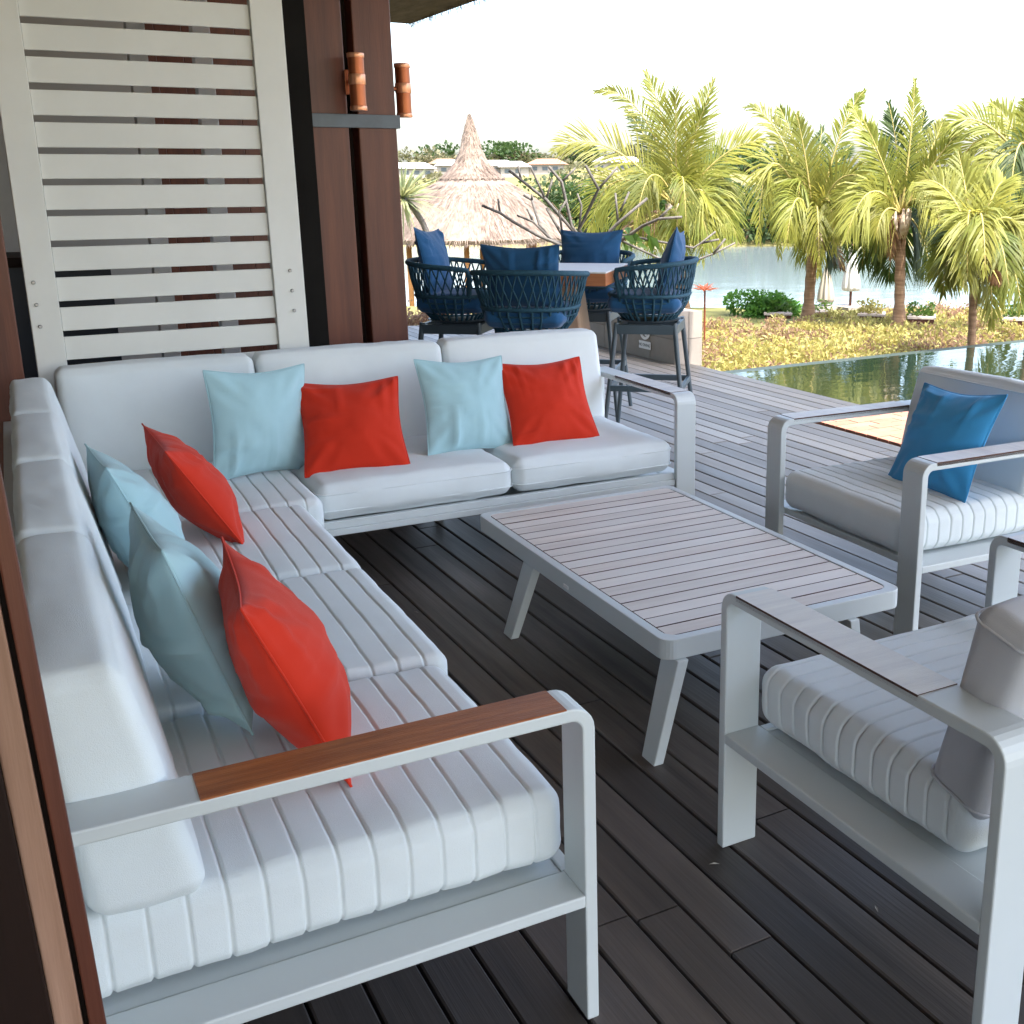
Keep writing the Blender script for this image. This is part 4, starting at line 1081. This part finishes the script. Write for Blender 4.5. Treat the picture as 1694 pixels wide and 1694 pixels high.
groundcover('golden_shrubs', M['leaf_y'], 21000, bed_fn(True), .085, .016, 'low golden-leaved shrubs filling the bed behind the pool')
groundcover('pink_shrubs', M['leaf_p'], 14000, bed_fn(False), .075, .013, 'dry pinkish ground cover along the pool edge')
def end_fn():
    x = rnd.uniform(1.5, 5.3); y = 12.75 + abs(rnd.gauss(0, .5)); v = rvec(); h = .52 + .2 * noise.noise(Vector((x * 2, y * 2, 0)))
    return Vector((x, y, -.42 + h * rnd.random() ** .7)), v
groundcover('border_shrubs', M['leaf_p'], 6500, end_fn, .085, .018, 'pale pink-flecked shrubs at the far end of the deck')

# clipped green hedge, planters, rosette, folded parasols
hb = at(1270, 520, 18)
bush('hedge', 'rounded glossy green bush at the waterside left of the ringed palm trunk', 'bush', (hb.x, hb.y, ground_z(hb.x, hb.y)), .66, .4, .30, 2600, .09, .026, leafmat('hedge_leaf', (.075, .19, .035), (.04, .11, .02), (.10, .22, .03), 3), trunk=.03)
rb_ = at(1166, 525, 14)
rs = thing('rosette_plant', 'small red rosette plant on a thin stem against the lake', 'plant', (rb_.x, rb_.y, -.42))
rt = at(1166, 480, 14) - Vector((rb_.x, rb_.y, -.42))
MB().tube([(0, 0, -.05), rt], .012, 6).build('stem', M['leaf_r'], rs)
rmb = MB()
for i in range(26):
    a = i * 2.4; e = rnd.uniform(.1, .75); leaf(rmb, rt, Vector((math.cos(a), math.sin(a), e)), Vector((0, 0, 1)), rnd.uniform(.13, .2), .018, .1)
rmb.build('leaves', M['leaf_r'], rs, fixn=False)
for k, (px0, px1, py, d, lab) in enumerate([(1266, 1308, 527, 17.6, 'brown planter box in front of the rounded green bush'), (1346, 1376, 524, 17.8, 'brown planter box right of the orange ringed palm trunk'), (1421, 1462, 529, 17, 'brown planter box left of the pale palm trunk foot'),
                                            (1503, 1545, 534, 16.5, 'brown planter box right of the pale palm trunk foot'), (1660, 1706, 537, 16.2, 'brown planter box at the right edge of the photo')]):
    a, b = at(px0, py, d), at(px1, py, d); md = (a + b) / 2; wd = (b - a).length
    zb = ground_z(md.x, md.y)
    t = thing('planter_box', lab, 'planter', (md.x, md.y, zb), math.atan2((b - a).y, (b - a).x), 'brown planter boxes along the water')
    H = md.z + .075 - zb
    p_ = MB(); q = wd / 2
    for z0, z1 in ((.0, H * .48), (H * .52, H)): p_.box(-q, q, -.2, .2, z0, z1)
    p_.build('box', M['planter'], t, bevel=.008)
    MB().box(-q - .02, q + .02, -.22, .22, H + .001, H + .03).build('rim', mat('pale_rim', (.5, .42, .36), .7, .3, var=.1) if k == 0 else bpy.data.materials['pale_rim'], t)
    lm_ = MB()
    for i in range(160 if k != 1 else 60):
        p = Vector((rnd.uniform(-q, q), rnd.uniform(-.15, .15), H + .03 + rnd.random() ** 2 * .16)); leaf(lm_, p, rvec() + Vector((0, 0, .6)), rvec().normalized(), .09, .018)
    lm_.build('planting', M['leaf_g'] if k != 2 else M['leaf_y'], t, fixn=False, kind='stuff')
def parasol(label, top, bot, foot, d, material, r, group='folded parasols by the water'):
    T, Bm, F = at(*top, d), at(*bot, d), at(*foot, d); gz = ground_z(F.x, F.y)
    t = thing('parasol', label, 'parasol', (F.x, F.y, gz), 0, group); zt, zb = T.z - gz, Bm.z - gz
    MB().tube([(0, 0, -.05), (0, 0, zt)], .022, 8).build('pole', M['planter'], t, smooth=True)
    mb = MB(); N = 32; prof = [(.03, 1), (.06, .93), (.55, .6), (.85, .3), (1, .08), (.9, 0), (.5, .02)]; P = []
    for rr, k in prof:
        for i in range(N):
            a = 2 * math.pi * i / N; f = 1 + .22 * math.cos(a * 8) * (rr > .1); P.append((r * rr * f * math.cos(a), r * rr * f * math.sin(a), zb + (zt - zb) * k))
    mb.add(P, [(j * N + i, j * N + (i + 1) % N, (j + 1) * N + (i + 1) % N, (j + 1) * N + i) for j in range(len(prof) - 1) for i in range(N)])
    mb.build('canopy', material, t, smooth=True)
    MB().box(-.25, .25, -.25, .25, 0, .05).build('base', M['stone'], t)
parasol('white folded parasol on a thin pole between the palms', (1405, 402), (1405, 481), (1405, 535), 19, M['canvas'], .13)
parasol('grey-brown folded parasol just right of the ringed palm trunk', (1366, 430), (1366, 500), (1364, 535), 19, M['canvas_g'], .12)

# scrub scattered over the far hillside
sc_ = MB()
for i in range(330):
    s_ = rnd.uniform(76, 128); t_ = rnd.uniform(-70, 45); c0 = Vector((SX * s_ + SY * t_, SY * s_ - SX * t_, 0)); c0.z = ground_z(c0.x, c0.y); r = rnd.uniform(.5, 1.5)
    for q in range(30):
        v = rvec(); v.z = abs(v.z); leaf(sc_, c0 + Vector((v.x * r * 1.4, v.y * r * 1.4, v.z * r * .6)), rvec() + Vector((0, 0, .3)), rvec().normalized(), .5, .16, .1)
tag(sc_.build('hillside_scrub', M['leaf_o'], kind='stuff', fixn=False), 'scattered olive scrub on the far hillside', 'scrub')
# far shore: bushes, houses, crest trees
def far(px, py, d): p = at(px, py, d); return Vector((p.x, p.y, ground_z(p.x, p.y)))
fs_ = [(1235, 62, 3.4, 2.2, 'leaf_d'), (1190, 72, 3.2, 2.3, 'leaf_g'), (1290, 72, 4.2, 3.0, 'leaf_d'), (1350, 74, 3.6, 2.6, 'leaf_g'), (945, 73, 3.0, 2.6, 'leaf_d'), (1000, 74, 3.2, 2.2, 'leaf_d'), (1060, 74, 3.2, 2.6, 'leaf_d'), (1120, 74, 3.6, 2.8, 'leaf_g'), (1420, 74, 4.0, 2.4, 'leaf_g'), (1560, 76, 5, 2.8, 'leaf_d'), (1680, 76, 5, 2.4, 'leaf_g'), (880, 74, 2.6, 1.4, 'leaf_g')]
SB = ['large dark bush on the far shore between the tall palm and the ringed palm', 'lighter green bush on the far shore right behind the tall palm', 'largest dark bush on the far shore left of the ringed palm', 'green bush on the far shore directly behind the ringed palm',
      'dark bush on the far shore just right of the thatched hut', 'dark low bush on the far shore behind the frangipani branches', 'dark bush on the far shore left of the tall palm crown', 'green bush on the far shore under the tall palm crown', 'green bush on the far shore between the ringed palm and its right neighbour',
      'dark bush on the far shore behind the pale palm facing the pool', 'green bush on the far shore at the right edge', 'small green bush on the far shore partly behind the hut roof']
for k, (px, d, r, h, mt_) in enumerate(fs_):
    p = far(px, 405, max(d, 72)); r_ = r
    bush('shore_bush', SB[k], 'bush', p, r_, r_ * .7, h * 1.15, 1500, .34, .13, M[mt_], 'bushes along the far lake shore', trunk=.1)
CL = ['pale dry tree on the skyline just right of the timber column', 'rounded green tree on the skyline left of the hut cap', 'small pale tree on the skyline touching the hut cap on its left',
      'broad round green tree on the skyline right of the hut cap', 'dark green tree on the skyline beside the broad round one', 'low pale tree on the skyline directly behind the hut cap', 'pale low tree on the skyline second right of the broad round tree',
      'pale low tree on the skyline above the clay-roofed house', 'pale tree on the skyline beside the leftmost palm frond tip', 'dark tree on the skyline behind the leftmost drooping palm frond', 'pale tree on the skyline left of the long flat house', 'pale tree on the skyline behind the tall palm',
      'dark skyline tree just right of the tall palm', 'dark skyline tree left of the ringed palm crown', 'dark skyline tree behind the ringed palm crown', 'dark skyline tree in the gap right of the ringed palm', 'dark skyline tree left of the spear-frond palm',
      'dark skyline tree behind the spear-frond palm', 'dark skyline tree right of the spear-frond palm', 'dark skyline tree behind the pale pool-side palm', 'dark skyline tree at the right edge of the photo']
for k, (px, d, r, h, mt_) in enumerate([(700, 130, 3.5, 3.0, 'leaf_o'), (722, 138, 3.2, 3.8, 'leaf_d'), (748, 128, 2.6, 2.4, 'leaf_o'), (830, 140, 4.2, 4.2, 'leaf_d'), (848, 132, 3.4, 3.8, 'leaf_d'), (805, 132, 2.2, 2.2, 'leaf_o'), (878, 134, 3.6, 2.2, 'leaf_o'), (905, 138, 3.2, 2.0, 'leaf_o'), (940, 136, 3, 2.2, 'leaf_o'), (975, 134, 2.6, 2.8, 'leaf_d'), (1010, 138, 3.4, 2.2, 'leaf_o'),
                                        (1060, 130, 3.6, 2.6, 'leaf_o'), (1200, 120, 4.0, 3.4, 'leaf_d'), (1245, 118, 4.2, 3.6, 'leaf_d'), (1300, 116, 4.2, 3.8, 'leaf_d'), (1370, 112, 4.4, 3.8, 'leaf_d'), (1430, 108, 4.6, 3.8, 'leaf_d'), (1480, 108, 4.4, 3.2, 'leaf_d'), (1550, 104, 4.4, 3.4, 'leaf_d'), (1620, 102, 4.4, 3.0, 'leaf_d'), (1690, 100, 4.4, 3.2, 'leaf_d')]):
    p = far(px, 240, d)
    bush('crest_tree', CL[k], 'tree', p, r * .8, r * .8, h * .62, 750, .5, .2, M[mt_], 'trees on the far hilltop', trunk=.18, clumps=9)
hs = [(668, 262, 112, 5.2, 'roofw'), (752, 262, 114, 3.2, 'roofw'), (820, 262, 112, 3.4, 'roofw'), (850, 263, 110, 2.6, 'roofw'), (905, 262, 112, 3.2, 'roofr'), (1022, 258, 112, 4.4, 'roofw'), (735, 248, 124, 2.8, 'roofr'), (1418, 262, 100, 3.0, 'roofw')]
for k, (px, py, d, wd, rf) in enumerate(hs):
    p = at(px, py, d); gz = ground_z(p.x, p.y)
    lab = ['wide pale-roofed house on the far hill just right of the timber column', 'pale-roofed house on the far hill left of the hut cap', 'long pale-roofed house on the far hill right of the hut cap', 'narrow pale-roofed house on the far hill, second right of the hut cap', 'clay-roofed house on the far hill above the bare branches', 'long flat pale house on the hill beside the leftmost palm', 'clay-roofed house high on the far hill left of the hut cap', 'pale house on the far hill between the middle palms'][k]
    t = thing('hill_house', lab, 'house', (p.x, p.y, gz), -rad(25) + rnd.uniform(-.3, .3), 'houses on the far hill')
    h = .75
    MB().box(-wd / 2, wd / 2, -1.3, 1.3, -1, h).build('wall', M['lit'], t)
    MB().add([(-wd / 2 - .3, -1.6, h + .002), (wd / 2 + .3, -1.6, h + .002), (wd / 2 + .3, 1.6, h + .002), (-wd / 2 - .3, 1.6, h + .002), (-wd / 2 + .6, 0, h + .55), (wd / 2 - .6, 0, h + .55)], [(0, 1, 5, 4), (1, 2, 5), (2, 3, 4, 5), (3, 0, 4), (3, 2, 1, 0)]).build('roof', M[rf], t)
    for q in range(int(wd)):
        MB().box(-wd / 2 + .35 + q, -wd / 2 + .85 + q, -1.33, -1.301, .2, .55).build('window', M['signg'], t)
